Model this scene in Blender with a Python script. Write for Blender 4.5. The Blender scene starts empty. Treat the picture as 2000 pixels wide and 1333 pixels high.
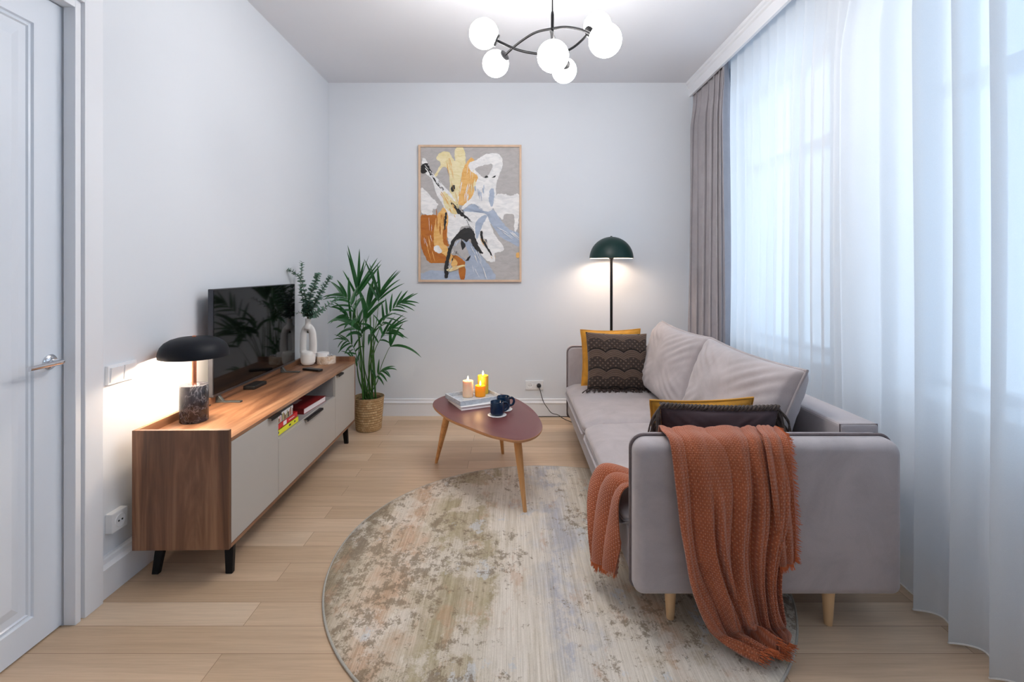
import bpy, bmesh, math, random
from mathutils import Vector, Matrix, noise
from mathutils.geometry import tessellate_polygon

random.seed(7)
PI = math.pi
S = bpy.context.scene
COL = S.collection
F = 960.0            # focal length in pixels of the 2000 px wide frame
HC = 1.33            # camera height

# ------------------------------------------------------------------ camera
cam = bpy.data.cameras.new('camera')
cam.sensor_width = 36.0
cam.lens = 36.0 * F / 2000.0
cam.shift_y = -139.5 / 2000.0
cam.clip_start = 0.05
co = bpy.data.objects.new('camera', cam)
co.location = (0, 0, HC)
co.rotation_euler = (PI / 2, 0, 0)
COL.objects.link(co)
S.camera = co

# ------------------------------------------------------------------ daylight and exposure
w = bpy.data.worlds.new('daylight')
S.world = w
w.use_nodes = True
bgn = w.node_tree.nodes['Background']
bgn.inputs[0].default_value = (0.58, 0.78, 1.0, 1)
bgn.inputs[1].default_value = 2.6
S.view_settings.view_transform = 'Standard'
S.view_settings.look = 'None'
S.view_settings.gamma = 1.0
S.view_settings.use_curve_mapping = False
S.view_settings.exposure = 0.0
S.cycles.max_bounces = 10
S.cycles.diffuse_bounces = 6
S.cycles.transparent_max_bounces = 16
S.cycles.sample_clamp_indirect = 6.0
CHANDELIER = 60.0      # emission of the glass globes
TABLE_W = 16.0
FLOOR_W = 8.5

# window openings in the right wall: (y0, y1)
WIN = [(2.86, 4.36), (0.9, 2.36), (-1.7, -0.2)]  # last opening is unseen behind the camera, added to let in fill daylight
SILL, HEAD = 0.75, 2.80
for k, (a, b) in enumerate(WIN):
    L = bpy.data.lights.new('window_portal', 'AREA')
    L.shape = 'RECTANGLE'
    L.size = b - a
    L.size_y = HEAD - SILL
    L.cycles.is_portal = True
    o = bpy.data.objects.new('window_portal', L)
    o.location = (2.16, (a + b) / 2, (SILL + HEAD) / 2)
    o.rotation_euler = Matrix(((0, 0, 1), (1, 0, 0), (0, 1, 0))).to_euler()   # local -Z looks to -X
    COL.objects.link(o)


# ------------------------------------------------------------------ helpers
def P(px, py, Y):
    return Vector(((px - 1000) / F * Y, Y, HC - (py - 527) / F * Y))


def G(px, py, Z=0.0):
    Y = (HC - Z) * F / (py - 527)
    return Vector(((px - 1000) / F * Y, Y, Z))


def rgb(r, g, b):
    f = lambda c: (c / 255 / 12.92) if c / 255 <= 0.04045 else ((c / 255 + 0.055) / 1.055) ** 2.4
    return (f(r), f(g), f(b), 1)


ORG = {}


class MB:
    def __init__(s):
        s.v = []
        s.f = []
        s.m = []
        s.uv = None
        s.col = None

    def add(s, vs, fs, mi=0):
        n = len(s.v)
        s.v += [Vector(p) for p in vs]
        s.f += [tuple(i + n for i in f) for f in fs]
        s.m += [mi] * len(fs)
        return n

    def box(s, x0, x1, y0, y1, z0, z1, mi=0, M=None):
        vs = [Vector((x, y, z)) for x in (x0, x1) for y in (y0, y1) for z in (z0, z1)]
        if M is not None:
            vs = [M @ p for p in vs]
        s.add(vs, [(0, 1, 3, 2), (4, 6, 7, 5), (0, 4, 5, 1), (2, 3, 7, 6), (0, 2, 6, 4), (1, 5, 7, 3)], mi)
        return s

    def tube(s, pts, r, n=8, mi=0, closed=False, caps=True, flat=1.0):
        pts = [Vector(p) for p in pts]
        N = len(pts)
        rr = r if isinstance(r, (list, tuple)) else [r] * N
        T = []
        for i in range(N):
            a = pts[(i - 1) % N] if closed else pts[max(i - 1, 0)]
            b = pts[(i + 1) % N] if closed else pts[min(i + 1, N - 1)]
            t = (b - a)
            T.append(t.normalized() if t.length > 1e-9 else Vector((0, 0, 1)))
        ref = Vector((0, 0, 1)) if abs(T[0].z) < 0.9 else Vector((1, 0, 0))
        u = T[0].cross(ref).normalized()
        vs = []
        for i in range(N):
            u = (u - T[i] * u.dot(T[i]))
            u = u.normalized() if u.length > 1e-6 else T[i].orthogonal().normalized()
            w_ = T[i].cross(u)
            for k in range(n):
                a = 2 * PI * k / n
                vs.append(pts[i] + u * math.cos(a) * rr[i] + w_ * math.sin(a) * rr[i] * flat)
        fs = []
        for i in range(N if closed else N - 1):
            j = (i + 1) % N
            for k in range(n):
                k2 = (k + 1) % n
                fs.append((i * n + k, i * n + k2, j * n + k2, j * n + k))
        if caps and not closed:
            fs.append(tuple(range(n - 1, -1, -1)))
            fs.append(tuple((N - 1) * n + k for k in range(n)))
        s.add(vs, fs, mi)
        return s

    def lathe(s, prof, c=(0, 0, 0), n=40, mi=0, sx=1.0, sy=1.0, cap=True):
        c = Vector(c)
        vs = []
        fs = []
        for (r, z) in prof:
            for k in range(n):
                a = 2 * PI * k / n
                vs.append(c + Vector((r * math.cos(a) * sx, r * math.sin(a) * sy, z)))
        for i in range(len(prof) - 1):
            for k in range(n):
                k2 = (k + 1) % n
                fs.append((i * n + k, i * n + k2, (i + 1) * n + k2, (i + 1) * n + k))
        if cap and prof[0][0] > 1e-4:
            fs.append(tuple(range(n - 1, -1, -1)))
        if cap and prof[-1][0] > 1e-4:
            fs.append(tuple((len(prof) - 1) * n + k for k in range(n)))
        s.add(vs, fs, mi)
        return s

    def prism(s, outline, d, mi=0):
        """closed outline of 3-D points swept by vector d"""
        o = [Vector(p) for p in outline]
        d = Vector(d)
        n = len(o)
        vs = o + [p + d for p in o]
        fs = [tuple(range(n - 1, -1, -1)), tuple(range(n, 2 * n))]
        fs += [(i, (i + 1) % n, n + (i + 1) % n, n + i) for i in range(n)]
        s.add(vs, fs, mi)
        return s

    def grid(s, fn, nu, nv, mi=0, colfn=None):
        """fn(u,v) -> Vector for u,v in 0..1 ; keeps uv"""
        vs = []
        if s.uv is None:
            s.uv = {}
        base = len(s.v)
        for j in range(nv + 1):
            for i in range(nu + 1):
                u, v = i / nu, j / nv
                vs.append(fn(u, v))
                s.uv[base + len(vs) - 1] = (u, v)
                if colfn:
                    if s.col is None:
                        s.col = {}
                    s.col[base + len(vs) - 1] = colfn(u, v)
        fs = [(j * (nu + 1) + i, j * (nu + 1) + i + 1, (j + 1) * (nu + 1) + i + 1, (j + 1) * (nu + 1) + i)
              for j in range(nv) for i in range(nu)]
        s.add(vs, fs, mi)
        return s


def obj(name, mb, mats, parent=None, bevel=0, smooth=False, sub=0, solid=0, angle=0.7, seg=2, loc=None):
    """link ONE mesh object; geometry is given in world space"""
    if not isinstance(mats, (list, tuple)):
        mats = [mats]
    org = Vector((0, 0, 0))
    if parent is not None:
        org = ORG[parent.name]
    elif loc is not None:
        org = Vector(loc)
    me = bpy.data.meshes.new(name)
    me.from_pydata([tuple(p - org) for p in mb.v], [], mb.f)
    for m in mats:
        me.materials.append(m)
    for p, mi in zip(me.polygons, mb.m):
        p.material_index = mi
    if mb.uv:
        uvl = me.uv_layers.new(name='UVMap')
        for lp in me.loops:
            uvl.data[lp.index].uv = mb.uv.get(lp.vertex_index, (0, 0))
    if mb.col:
        ca = me.color_attributes.new('Col', 'FLOAT_COLOR', 'POINT')
        for i in range(len(mb.v)):
            c = mb.col.get(i, (1, 1, 1))
            ca.data[i].color = (c[0], c[1], c[2], 1)
    bm = bmesh.new()
    bm.from_mesh(me)
    bmesh.ops.recalc_face_normals(bm, faces=bm.faces)
    bm.to_mesh(me)
    bm.free()
    if smooth:
        if angle >= 3:
            me.shade_smooth()
        else:
            me.shade_smooth()
            me.set_sharp_from_angle(angle=angle)
    o = bpy.data.objects.new(name, me)
    COL.objects.link(o)
    ORG[o.name] = org.copy()
    if parent is not None:
        o.parent = parent
    else:
        o.location = org
    if bevel:
        md = o.modifiers.new('bevel', 'BEVEL')
        md.width = bevel
        md.segments = seg
        md.limit_method = 'ANGLE'
        md.angle_limit = 0.6
    if sub:
        md = o.modifiers.new('sub', 'SUBSURF')
        md.levels = md.render_levels = sub
    if solid:
        md = o.modifiers.new('solid', 'SOLIDIFY')
        md.thickness = solid
    return o


def tag(o, label=None, cat=None, group=None, kind=None):
    if label:
        o['label'] = label
    if cat:
        o['category'] = cat
    if group:
        o['group'] = group
    if kind:
        o['kind'] = kind
    return o


def thing(name, loc, label, cat, group=None):
    o = bpy.data.objects.new(name, None)
    o.empty_display_size = 0.05
    o.location = loc
    COL.objects.link(o)
    ORG[o.name] = Vector(loc)
    return tag(o, label, cat, group)


def struct(name, mb, mats, parent=None, **k):
    o = obj(name, mb, mats, parent, **k)
    if parent is None:
        o['kind'] = 'structure'
    return o


def B(x0, x1, y0, y1, z0, z1, M=None):
    return MB().box(x0, x1, y0, y1, z0, z1, 0, M)


def cr(pts, n=12, closed=False):
    """Catmull-Rom through points"""
    pts = [Vector(p) for p in pts]
    N = len(pts)
    out = []
    for i in range(N if closed else N - 1):
        if closed:
            a, b, c, d = pts[(i - 1) % N], pts[i], pts[(i + 1) % N], pts[(i + 2) % N]
        else:
            a, b, c, d = pts[max(i - 1, 0)], pts[i], pts[i + 1], pts[min(i + 2, N - 1)]
        for k in range(n):
            t = k / n
            out.append(0.5 * ((2 * b) + (c - a) * t + (2 * a - 5 * b + 4 * c - d) * t * t + (3 * b - a - 3 * c + d) * t ** 3))
    if not closed:
        out.append(pts[-1].copy())
    return out


def lerp(a, b, t):
    return a + (b - a) * t


def sstep(a, b, x):
    t = max(0, min(1, (x - a) / (b - a)))
    return t * t * (3 - 2 * t)


def rowspline(rows, s):
    """rows of tuples -> interpolated tuple at s in 0..1"""
    n = len(rows) - 1
    x = s * n
    i = min(int(x), n - 1)
    t = x - i
    a, b, c, d = rows[max(i - 1, 0)], rows[i], rows[i + 1], rows[min(i + 2, n)]
    return [0.5 * ((2 * q) + (r - p) * t + (2 * p - 5 * q + 4 * r - w_) * t * t + (3 * q - p - 3 * r + w_) * t ** 3)
            for p, q, r, w_ in zip(a, b, c, d)]


# ------------------------------------------------------------------ materials
class NT:
    def __init__(s, name):
        s.mat = bpy.data.materials.new(name)
        s.mat.use_nodes = True
        s.t = s.mat.node_tree
        s.b = s.t.nodes['Principled BSDF']
        s.out = s.t.nodes['Material Output']

    def n(s, typ, **k):
        nd = s.t.nodes.new(typ)
        for a, v in k.items():
            if hasattr(nd, a) and a not in ('inputs',):
                try:
                    setattr(nd, a, v)
                    continue
                except Exception:
                    pass
            nd.inputs[a].default_value = v
        return nd

    def l(s, a, b):
        s.t.links.new(a, b)

    def coord(s, kind='Object', scale=(1, 1, 1), rot=(0, 0, 0), loc=(0, 0, 0)):
        tc = s.n('ShaderNodeTexCoord')
        mp = s.n('ShaderNodeMapping')
        mp.inputs['Scale'].default_value = scale
        mp.inputs['Rotation'].default_value = rot
        mp.inputs['Location'].default_value = loc
        s.l(tc.outputs[kind], mp.inputs['Vector'])
        return mp.outputs[0]

    def noise(s, vec, scale=5, detail=4, rough=0.55, dist=0.0):
        nd = s.n('ShaderNodeTexNoise')
        nd.inputs['Scale'].default_value = scale
        nd.inputs['Detail'].default_value = detail
        nd.inputs['Roughness'].default_value = rough
        nd.inputs['Distortion'].default_value = dist
        if vec is not None:
            s.l(vec, nd.inputs['Vector'])
        return nd.outputs['Fac']

    def ramp(s, fac, stops, interp='LINEAR'):
        nd = s.n('ShaderNodeValToRGB')
        cr_ = nd.color_ramp
        cr_.interpolation = interp
        while len(cr_.elements) < len(stops):
            cr_.elements.new(0.5)
        for e, (p, c) in zip(cr_.elements, stops):
            e.position = p
            e.color = c if len(c) == 4 else (*c, 1)
        s.l(fac, nd.inputs[0])
        return nd.outputs[0]

    def mix(s, fac, a, b, mode='MIX'):
        nd = s.n('ShaderNodeMix')
        nd.data_type = 'RGBA'
        nd.blend_type = mode
        for v, sock in ((fac, nd.inputs[0]), (a, nd.inputs[6]), (b, nd.inputs[7])):
            if hasattr(v, 'links') or isinstance(v, bpy.types.NodeSocket):
                s.l(v, sock)
            else:
                sock.default_value = v
        return nd.outputs[2]

    def math(s, op, a, b=None, c=None):
        nd = s.n('ShaderNodeMath')
        nd.operation = op
        for v, sock in zip((a, b, c), nd.inputs):
            if v is None:
                continue
            if isinstance(v, bpy.types.NodeSocket):
                s.l(v, sock)
            else:
                sock.default_value = v
        return nd.outputs[0]

    def bump(s, h, strength=0.3, dist=0.01):
        nd = s.n('ShaderNodeBump')
        nd.inputs['Strength'].default_value = strength
        nd.inputs['Distance'].default_value = dist
        s.l(h, nd.inputs['Height'])
        s.l(nd.outputs[0], s.b.inputs['Normal'])

    def set(s, color=None, rough=None, metal=None, **k):
        if color is not None:
            if isinstance(color, bpy.types.NodeSocket):
                s.l(color, s.b.inputs['Base Color'])
            else:
                s.b.inputs['Base Color'].default_value = color
        if rough is not None:
            if isinstance(rough, bpy.types.NodeSocket):
                s.l(rough, s.b.inputs['Roughness'])
            else:
                s.b.inputs['Roughness'].default_value = rough
        if metal is not None:
            s.b.inputs['Metallic'].default_value = metal
        for a, v in k.items():
            s.b.inputs[a.replace('_', ' ')].default_value = v
        return s.mat


def simple(name, color, rough=0.5, metal=0.0, nscale=20, namt=0.06, bump=0.0, bscale=None, **k):
    """principled with a faint procedural variation"""
    t = NT(name)
    v = t.coord()
    f = t.noise(v, nscale, 3)
    dark = tuple(c * (1 - namt) for c in color[:3]) + (1,)
    lite = tuple(min(1, c * (1 + namt)) for c in color[:3]) + (1,)
    c = t.ramp(f, [(0.3, dark), (0.7, lite)])
    if bump:
        t.bump(t.noise(v, bscale or nscale * 10, 3), bump, 0.002)
    return t.set(c, rough, metal, **k)


M_wall = simple('wall_paint', rgb(222, 226, 231), 0.85, nscale=1.5, namt=0.008, bump=0.04, bscale=300)
M_ceil = simple('ceiling_paint', rgb(224, 225, 229), 0.9, nscale=1.5, namt=0.008)
M_trim = simple('trim_lacquer', rgb(232, 234, 238), 0.35, nscale=3, namt=0.01)
M_door = simple('door_lacquer', rgb(222, 228, 236), 0.32, nscale=3, namt=0.01)
M_plastic = simple('white_plastic', rgb(236, 238, 240), 0.3, nscale=5, namt=0.01)
M_chrome = simple('chrome', rgb(215, 215, 218), 0.12, 1.0, nscale=5, namt=0.01)
M_black = simple('black_metal', rgb(22, 22, 24), 0.4, 0.3, nscale=8, namt=0.1)
M_black.node_tree.nodes['Principled BSDF'].inputs['Specular IOR Level'].default_value = 0.25
M_blackp = simple('black_plastic', rgb(18, 18, 20), 0.45, nscale=8, namt=0.1)
M_grey = simple('grey_lacquer', rgb(176, 171, 164), 0.5, nscale=2, namt=0.012)
M_greyin = simple('grey_lacquer_inside', rgb(150, 145, 142), 0.6, nscale=2, namt=0.012)
M_copper = simple('copper', rgb(226, 150, 118), 0.22, 1.0, nscale=5, namt=0.02)
M_navy = simple('dark_navy_metal', rgb(7, 11, 20), 0.5, 0.0, nscale=8, namt=0.1, bump=0.05, bscale=400)
M_navy.node_tree.nodes['Principled BSDF'].inputs['Specular IOR Level'].default_value = 0.25
M_green = simple('dark_green_metal', rgb(5, 42, 38), 0.42, 0.0, nscale=8, namt=0.06)
M_green.node_tree.nodes['Principled BSDF'].inputs['Specular IOR Level'].default_value = 0.35
M_shadein = simple('shade_inside', rgb(240, 235, 228), 0.6, nscale=8, namt=0.01)
M_piping = simple('piping', rgb(112, 100, 100), 0.8, nscale=80, namt=0.12, bump=0.2, bscale=500)
M_beech = simple('beech', rgb(226, 188, 142), 0.45, nscale=12, namt=0.06)
M_ceramic = simple('white_ceramic', rgb(240, 238, 234), 0.45, nscale=30, namt=0.015, bump=0.1, bscale=60)
M_mug = simple('navy_glaze', rgb(8, 38, 66), 0.12, nscale=25, namt=0.3)
M_coaster = simple('saucer_white', rgb(216, 218, 220), 0.3, nscale=40, namt=0.03)
M_paper = simple('paper', rgb(236, 226, 226), 0.8, nscale=200, namt=0.05)
M_maroon = simple('maroon_cover', rgb(128, 28, 30), 0.45, nscale=10, namt=0.06)
M_red = simple('red_cover', rgb(205, 30, 34), 0.45, nscale=30, namt=0.08)
M_yellow = simple('yellow_cover', rgb(228, 222, 40), 0.45, nscale=30, namt=0.08)
M_ink = simple('dark_ink', rgb(40, 44, 50), 0.5, nscale=30, namt=0.1)
M_whitebook = simple('white_cover', rgb(232, 230, 230), 0.5, nscale=60, namt=0.03)
M_soil = simple('soil', rgb(52, 36, 26), 0.95, nscale=60, namt=0.5, bump=0.8, bscale=120)
M_rim = simple('rug_binding', rgb(172, 168, 158), 0.9, nscale=200, namt=0.15)
M_wick = simple('wick', rgb(40, 30, 24), 0.8, nscale=20, namt=0.1)
M_cable = simple('black_cable', rgb(30, 28, 28), 0.5, nscale=20, namt=0.1)
M_pframe = simple('oak_frame', rgb(214, 184, 156), 0.5, nscale=18, namt=0.07)


def wood(name, c1, c2, c3, axis=1, scale=1.0, rough=0.42, sheen=0.4):
    """walnut / oak grain running along an axis (object space)"""
    t = NT(name)
    sc = [9.0, 9.0, 9.0]
    sc[axis] = 0.55
    v = t.coord('Object', tuple(q * scale for q in sc))
    a = t.noise(v, 1.0, 6, 0.6, 1.2)
    sc2 = [70.0, 70.0, 70.0]
    sc2[axis] = 2.0
    v2 = t.coord('Object', tuple(q * scale for q in sc2))
    b = t.noise(v2, 1.0, 4, 0.6)
    base = t.ramp(a, [(0.30, c1), (0.5, c2), (0.68, c3)])
    fine = t.ramp(b, [(0.3, (0.62, 0.6, 0.58, 1)), (0.62, (1, 1, 1, 1))])
    c = t.mix(0.55, base, fine, 'MULTIPLY')
    t.bump(b, 0.08, 0.001)
    return t.set(c, rough)


WN = (rgb(92, 60, 42), rgb(140, 98, 70), rgb(184, 142, 108))
M_walnut_v = wood('walnut_upright', rgb(66, 42, 30), rgb(124, 84, 60), rgb(172, 128, 96), axis=2)
M_walnut_h = wood('walnut_lengthwise', *WN, axis=1)
M_walnut_x = wood('walnut_crosswise', *WN, axis=0)
M_tleg = wood('oak_leg', rgb(180, 120, 66), rgb(204, 146, 88), rgb(216, 164, 108), axis=2, scale=1.5)
M_tedge = simple('ply_edge', rgb(186, 134, 92), 0.5, nscale=30, namt=0.08)
M_ttop = simple('burgundy_laminate', rgb(104, 56, 56), 0.38, nscale=6, namt=0.02)


def floor_mat():
    t = NT('oak_plank_floor')
    v = t.coord('Object', (1, 1, 1), loc=(0.3, 0.015, 0))
    br = t.n('ShaderNodeTexBrick')
    br.offset = 0.37
    br.inputs['Scale'].default_value = 1.0
    br.inputs['Brick Width'].default_value = 1.9
    br.inputs['Row Height'].default_value = 0.132
    br.inputs['Mortar Size'].default_value = 0.0012
    br.inputs['Mortar Smooth'].default_value = 0.4
    br.inputs['Bias'].default_value = 0.0
    br.inputs['Color1'].default_value = (0, 0, 0, 1)
    br.inputs['Color2'].default_value = (1, 1, 1, 1)
    br.inputs['Mortar'].default_value = (0.5, 0.5, 0.5, 1)
    t.l(v, br.inputs['Vector'])
    # per-plank offset of the grain
    off = t.n('ShaderNodeVectorMath')
    off.operation = 'ADD'
    sc = t.n('ShaderNodeVectorMath')
    sc.operation = 'SCALE'
    sc.inputs['Scale'].default_value = 7.0
    t.l(br.outputs['Color'], sc.inputs[0])
    t.l(v, off.inputs[0])
    t.l(sc.outputs[0], off.inputs[1])
    mp = t.n('ShaderNodeMapping')
    mp.inputs['Scale'].default_value = (1.1, 22, 1)
    t.l(off.outputs[0], mp.inputs['Vector'])
    g = t.noise(mp.outputs[0], 1.0, 6, 0.62, 1.0)
    mp2 = t.n('ShaderNodeMapping')
    mp2.inputs['Scale'].default_value = (6, 160, 1)
    t.l(off.outputs[0], mp2.inputs['Vector'])
    g2 = t.noise(mp2.outputs[0], 1.0, 3, 0.6)
    tone = t.ramp(br.outputs['Color'], [(0.0, rgb(196, 168, 138)), (0.5, rgb(210, 182, 152)), (1.0, rgb(220, 196, 168))])
    c = t.mix(0.5, tone, t.ramp(g, [(0.3, (0.70, 0.66, 0.62, 1)), (0.6, (1, 1, 1, 1))]), 'MULTIPLY')
    c = t.mix(0.22, c, t.ramp(g2, [(0.35, (0.6, 0.56, 0.52, 1)), (0.6, (1, 1, 1, 1))]), 'MULTIPLY')
    c = t.mix(br.outputs['Fac'], c, rgb(140, 112, 86))
    inv = t.math('SUBTRACT', 1.0, br.outputs['Fac'])
    t.bump(t.math('ADD', inv, t.math('MULTIPLY', g2, 0.15)), 0.25, 0.002)
    return t.set(c, 0.42)


M_floor = floor_mat()


def rug_mat():
    t = NT('distressed_rug_pile')
    v = t.coord('Object')
    sep = t.n('ShaderNodeSeparateXYZ')
    t.l(v, sep.inputs[0])
    X, Y = sep.outputs[0], sep.outputs[1]
    n1 = t.noise(t.coord('Object', (1, 0.6, 1)), 2.8, 8, 0.68)
    n2 = t.noise(v, 13.0, 8, 0.72)
    st = t.noise(t.coord('Object', (230, 5.0, 1)), 1.0, 3, 0.6)
    stw = t.noise(t.coord('Object', (60, 1.6, 1)), 1.0, 4, 0.6)
    xx = t.math('ADD', X, t.math('MULTIPLY', t.math('SUBTRACT', n1, 0.5), 0.55))
    xx = t.math('ADD', xx, t.math('MULTIPLY', t.math('SUBTRACT', n2, 0.5), 0.20))
    f = t.math('MULTIPLY_ADD', xx, 0.5, 0.5)
    cream, beige, sand = rgb(222, 214, 202), rgb(206, 194, 176), rgb(192, 180, 158)
    olive, brown = rgb(172, 160, 130), rgb(158, 142, 116)
    blue, pale, rust = rgb(180, 182, 192), rgb(208, 205, 202), rgb(196, 166, 140)
    base = t.ramp(f, [(0.03, brown), (0.10, beige), (0.16, rust), (0.20, beige), (0.25, olive), (0.31, sand), (0.35, olive), (0.385, cream),
                      (0.44, cream), (0.48, pale), (0.52, blue), (0.555, pale), (0.59, cream), (0.66, beige), (0.69, rust), (0.73, beige),
                      (0.85, rgb(196, 184, 162)), (0.96, rgb(150, 138, 118))])

    def mask(loc, sc, scale, lo, hi, det=10, rough=0.74):
        return t.ramp(t.noise(t.coord('Object', sc, loc=loc), scale, det, rough), [(lo, (0, 0, 0, 1)), (hi, (1, 1, 1, 1))])
    # long abraded strokes of the olive band
    c = t.mix(0.8, base, t.ramp(stw, [(0.36, (0.78, 0.74, 0.66, 1)), (0.6, (1.06, 1.06, 1.06, 1))]), 'MULTIPLY')
    c = t.mix(t.math('MULTIPLY', mask((5, 2, 0), (1, 0.8, 1), 3.0, 0.50, 0.55), 0.7), c, cream)
    c = t.mix(t.math('MULTIPLY', mask((9, 4, 0), (1.2, 0.8, 1), 3.4, 0.59, 0.615), 0.7), c, rgb(202, 206, 210))
    # eroded dark flecks: much denser at the left rim and in loose islands
    hf = t.noise(t.coord('Object', (1, 0.8, 1), loc=(1, 7, 0)), 25.0, 10, 0.80)
    reg = t.ramp(t.noise(t.coord('Object', (1.3, 0.9, 1), loc=(3, 1, 0)), 2.6, 6, 0.65), [(0.40, (0, 0, 0, 1)), (0.64, (1, 1, 1, 1))])
    left = t.ramp(f, [(0.05, (1, 1, 1, 1)), (0.24, (0.55, 0.55, 0.55, 1)), (0.36, (0.1, 0.1, 0.1, 1)), (0.55, (0, 0, 0, 1)), (0.8, (0.05, 0.05, 0.05, 1)), (0.95, (0.6, 0.6, 0.6, 1))])
    dens = t.math('ADD', hf, t.math('ADD', t.math('MULTIPLY', reg, 0.115), t.math('MULTIPLY', left, 0.085)))
    k = t.ramp(dens, [(0.615, (0, 0, 0, 1)), (0.665, (1, 1, 1, 1))])
    c = t.mix(t.math('MULTIPLY', k, 0.78), c, rgb(126, 108, 84))
    c = t.mix(t.math('MULTIPLY', mask((4, 9, 0), (1, 0.45, 1), 8.0, 0.57, 0.63), 0.45), c, rgb(190, 150, 118))
    c = t.mix(0.5, c, t.ramp(st, [(0.34, (0.66, 0.62, 0.55, 1)), (0.6, (1.08, 1.08, 1.08, 1))]), 'MULTIPLY')
    pile = t.noise(v, 300, 2, 0.7)
    c = t.mix(0.3, c, t.ramp(pile, [(0.3, (0.72, 0.70, 0.68, 1)), (0.65, (1.1, 1.1, 1.1, 1))]), 'MULTIPLY')
    t.bump(pile, 0.5, 0.004)
    t.set(c, 0.95)
    t.b.inputs['Sheen Weight'].default_value = 0.2
    return t.mat


M_rug = rug_mat()


def velvet(name, col, dark=0.82, scale=3.0, sheen=0.35):
    t = NT(name)
    v = t.coord()
    a = t.noise(v, scale, 6, 0.65, 0.6)
    b = t.noise(v, 420, 2, 0.6)
    c1 = tuple(q * dark for q in col[:3]) + (1,)
    c2 = tuple(min(1, q * 1.08) for q in col[:3]) + (1,)
    c = t.ramp(a, [(0.32, c1), (0.62, c2)])
    c = t.mix(0.25, c, t.ramp(b, [(0.3, (0.8, 0.8, 0.8, 1)), (0.7, (1.08, 1.08, 1.08, 1))]), 'MULTIPLY')
    t.bump(b, 0.25, 0.0015)
    t.set(c, 0.85)
    t.b.inputs['Sheen Weight'].default_value = sheen
    t.b.inputs['Sheen Roughness'].default_value = 0.4
    return t.mat


M_sofa = velvet('sofa_velvet', rgb(174, 166, 167), 0.88, 5.0)
M_mustard = velvet('mustard_velvet', rgb(206, 144, 42), 0.75, 9.0, 0.5)
M_plum = velvet('plum_cloth', rgb(66, 50, 54), 0.8, 6.0, 0.2)
M_braid = simple('braid_yarn', rgb(84, 74, 68), 0.9, nscale=120, namt=0.3, bump=0.4, bscale=500)
M_drape = velvet('drape_cloth', rgb(164, 160, 164), 0.92, 4.0, 0.1)


def col_mat(name, rough=0.9, bump=0.3, bscale=500, sheen=0.2):
    t = NT(name)
    a = t.n('ShaderNodeVertexColor')
    a.layer_name = 'Col'
    n = t.noise(t.coord(), bscale, 2)
    c = t.mix(0.35, a.outputs[0], t.ramp(n, [(0.3, (0.7, 0.7, 0.7, 1)), (0.7, (1.15, 1.15, 1.15, 1))]), 'MULTIPLY')
    t.bump(n, bump, 0.0015)
    t.set(c, rough)
    t.b.inputs['Sheen Weight'].default_value = sheen
    return t.mat


M_knit = col_mat('macrame_yarn', 0.95)


def throw_mat():
    """waffle weave; UV in metres"""
    t = NT('terracotta_waffle_weave')
    tc = t.n('ShaderNodeTexCoord')
    sep = t.n('ShaderNodeSeparateXYZ')
    t.l(tc.outputs['UV'], sep.inputs[0])
    U = t.math('MULTIPLY', sep.outputs[0], 2 * PI / 0.0195)
    V = t.math('MULTIPLY', sep.outputs[1], 2 * PI / 0.0195)
    a = t.math('MULTIPLY', t.math('SINE', U), t.math('SINE', V))
    d = t.math('POWER', t.math('ABSOLUTE', a), 1.6)
    n = t.noise(t.coord('Object'), 9, 4)
    base = t.mix(n, rgb(148, 72, 36), rgb(196, 106, 64))
    dots = t.mix(t.math('MULTIPLY', t.math('POWER', t.math('MAXIMUM', a, 0.0), 3.0), 0.75), base, rgb(234, 162, 122))
    fine = t.noise(t.coord('Object'), 500, 2)
    c = t.mix(0.4, dots, t.ramp(fine, [(0.3, (0.65, 0.6, 0.58, 1)), (0.7, (1.1, 1.1, 1.1, 1))]), 'MULTIPLY')
    t.bump(t.math('ADD', d, t.math('MULTIPLY', fine, 0.4)), 0.7, 0.004)
    t.set(c, 0.95)
    t.b.inputs['Sheen Weight'].default_value = 0.35
    return t.mat


M_throw = throw_mat()
M_fringe = simple('terracotta_fringe', rgb(194, 104, 62), 0.95, nscale=60, namt=0.2)


def marble_mat(name, c1, c2, vein, scale=8):
    t = NT(name)
    v = t.coord()
    a = t.noise(v, scale, 8, 0.7, 2.0)
    r = t.ramp(a, [(0.35, c1), (0.6, c2)])
    b = t.noise(v, scale * 0.8, 8, 0.6, 3.0)
    m = t.ramp(t.math('ABSOLUTE', t.math('SUBTRACT', b, 0.5)), [(0.0, (1, 1, 1, 1)), (0.025, (0, 0, 0, 1))])
    c = t.mix(t.math('MULTIPLY', m, 0.6), r, vein)
    return t.set(c, 0.25)


M_marble = marble_mat('black_marble', rgb(18, 19, 24), rgb(50, 50, 58), rgb(130, 132, 140), 9)


M_traymarble = marble_mat('pale_marble', rgb(176, 184, 194), rgb(206, 212, 218), rgb(150, 156, 166), 14)


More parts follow.
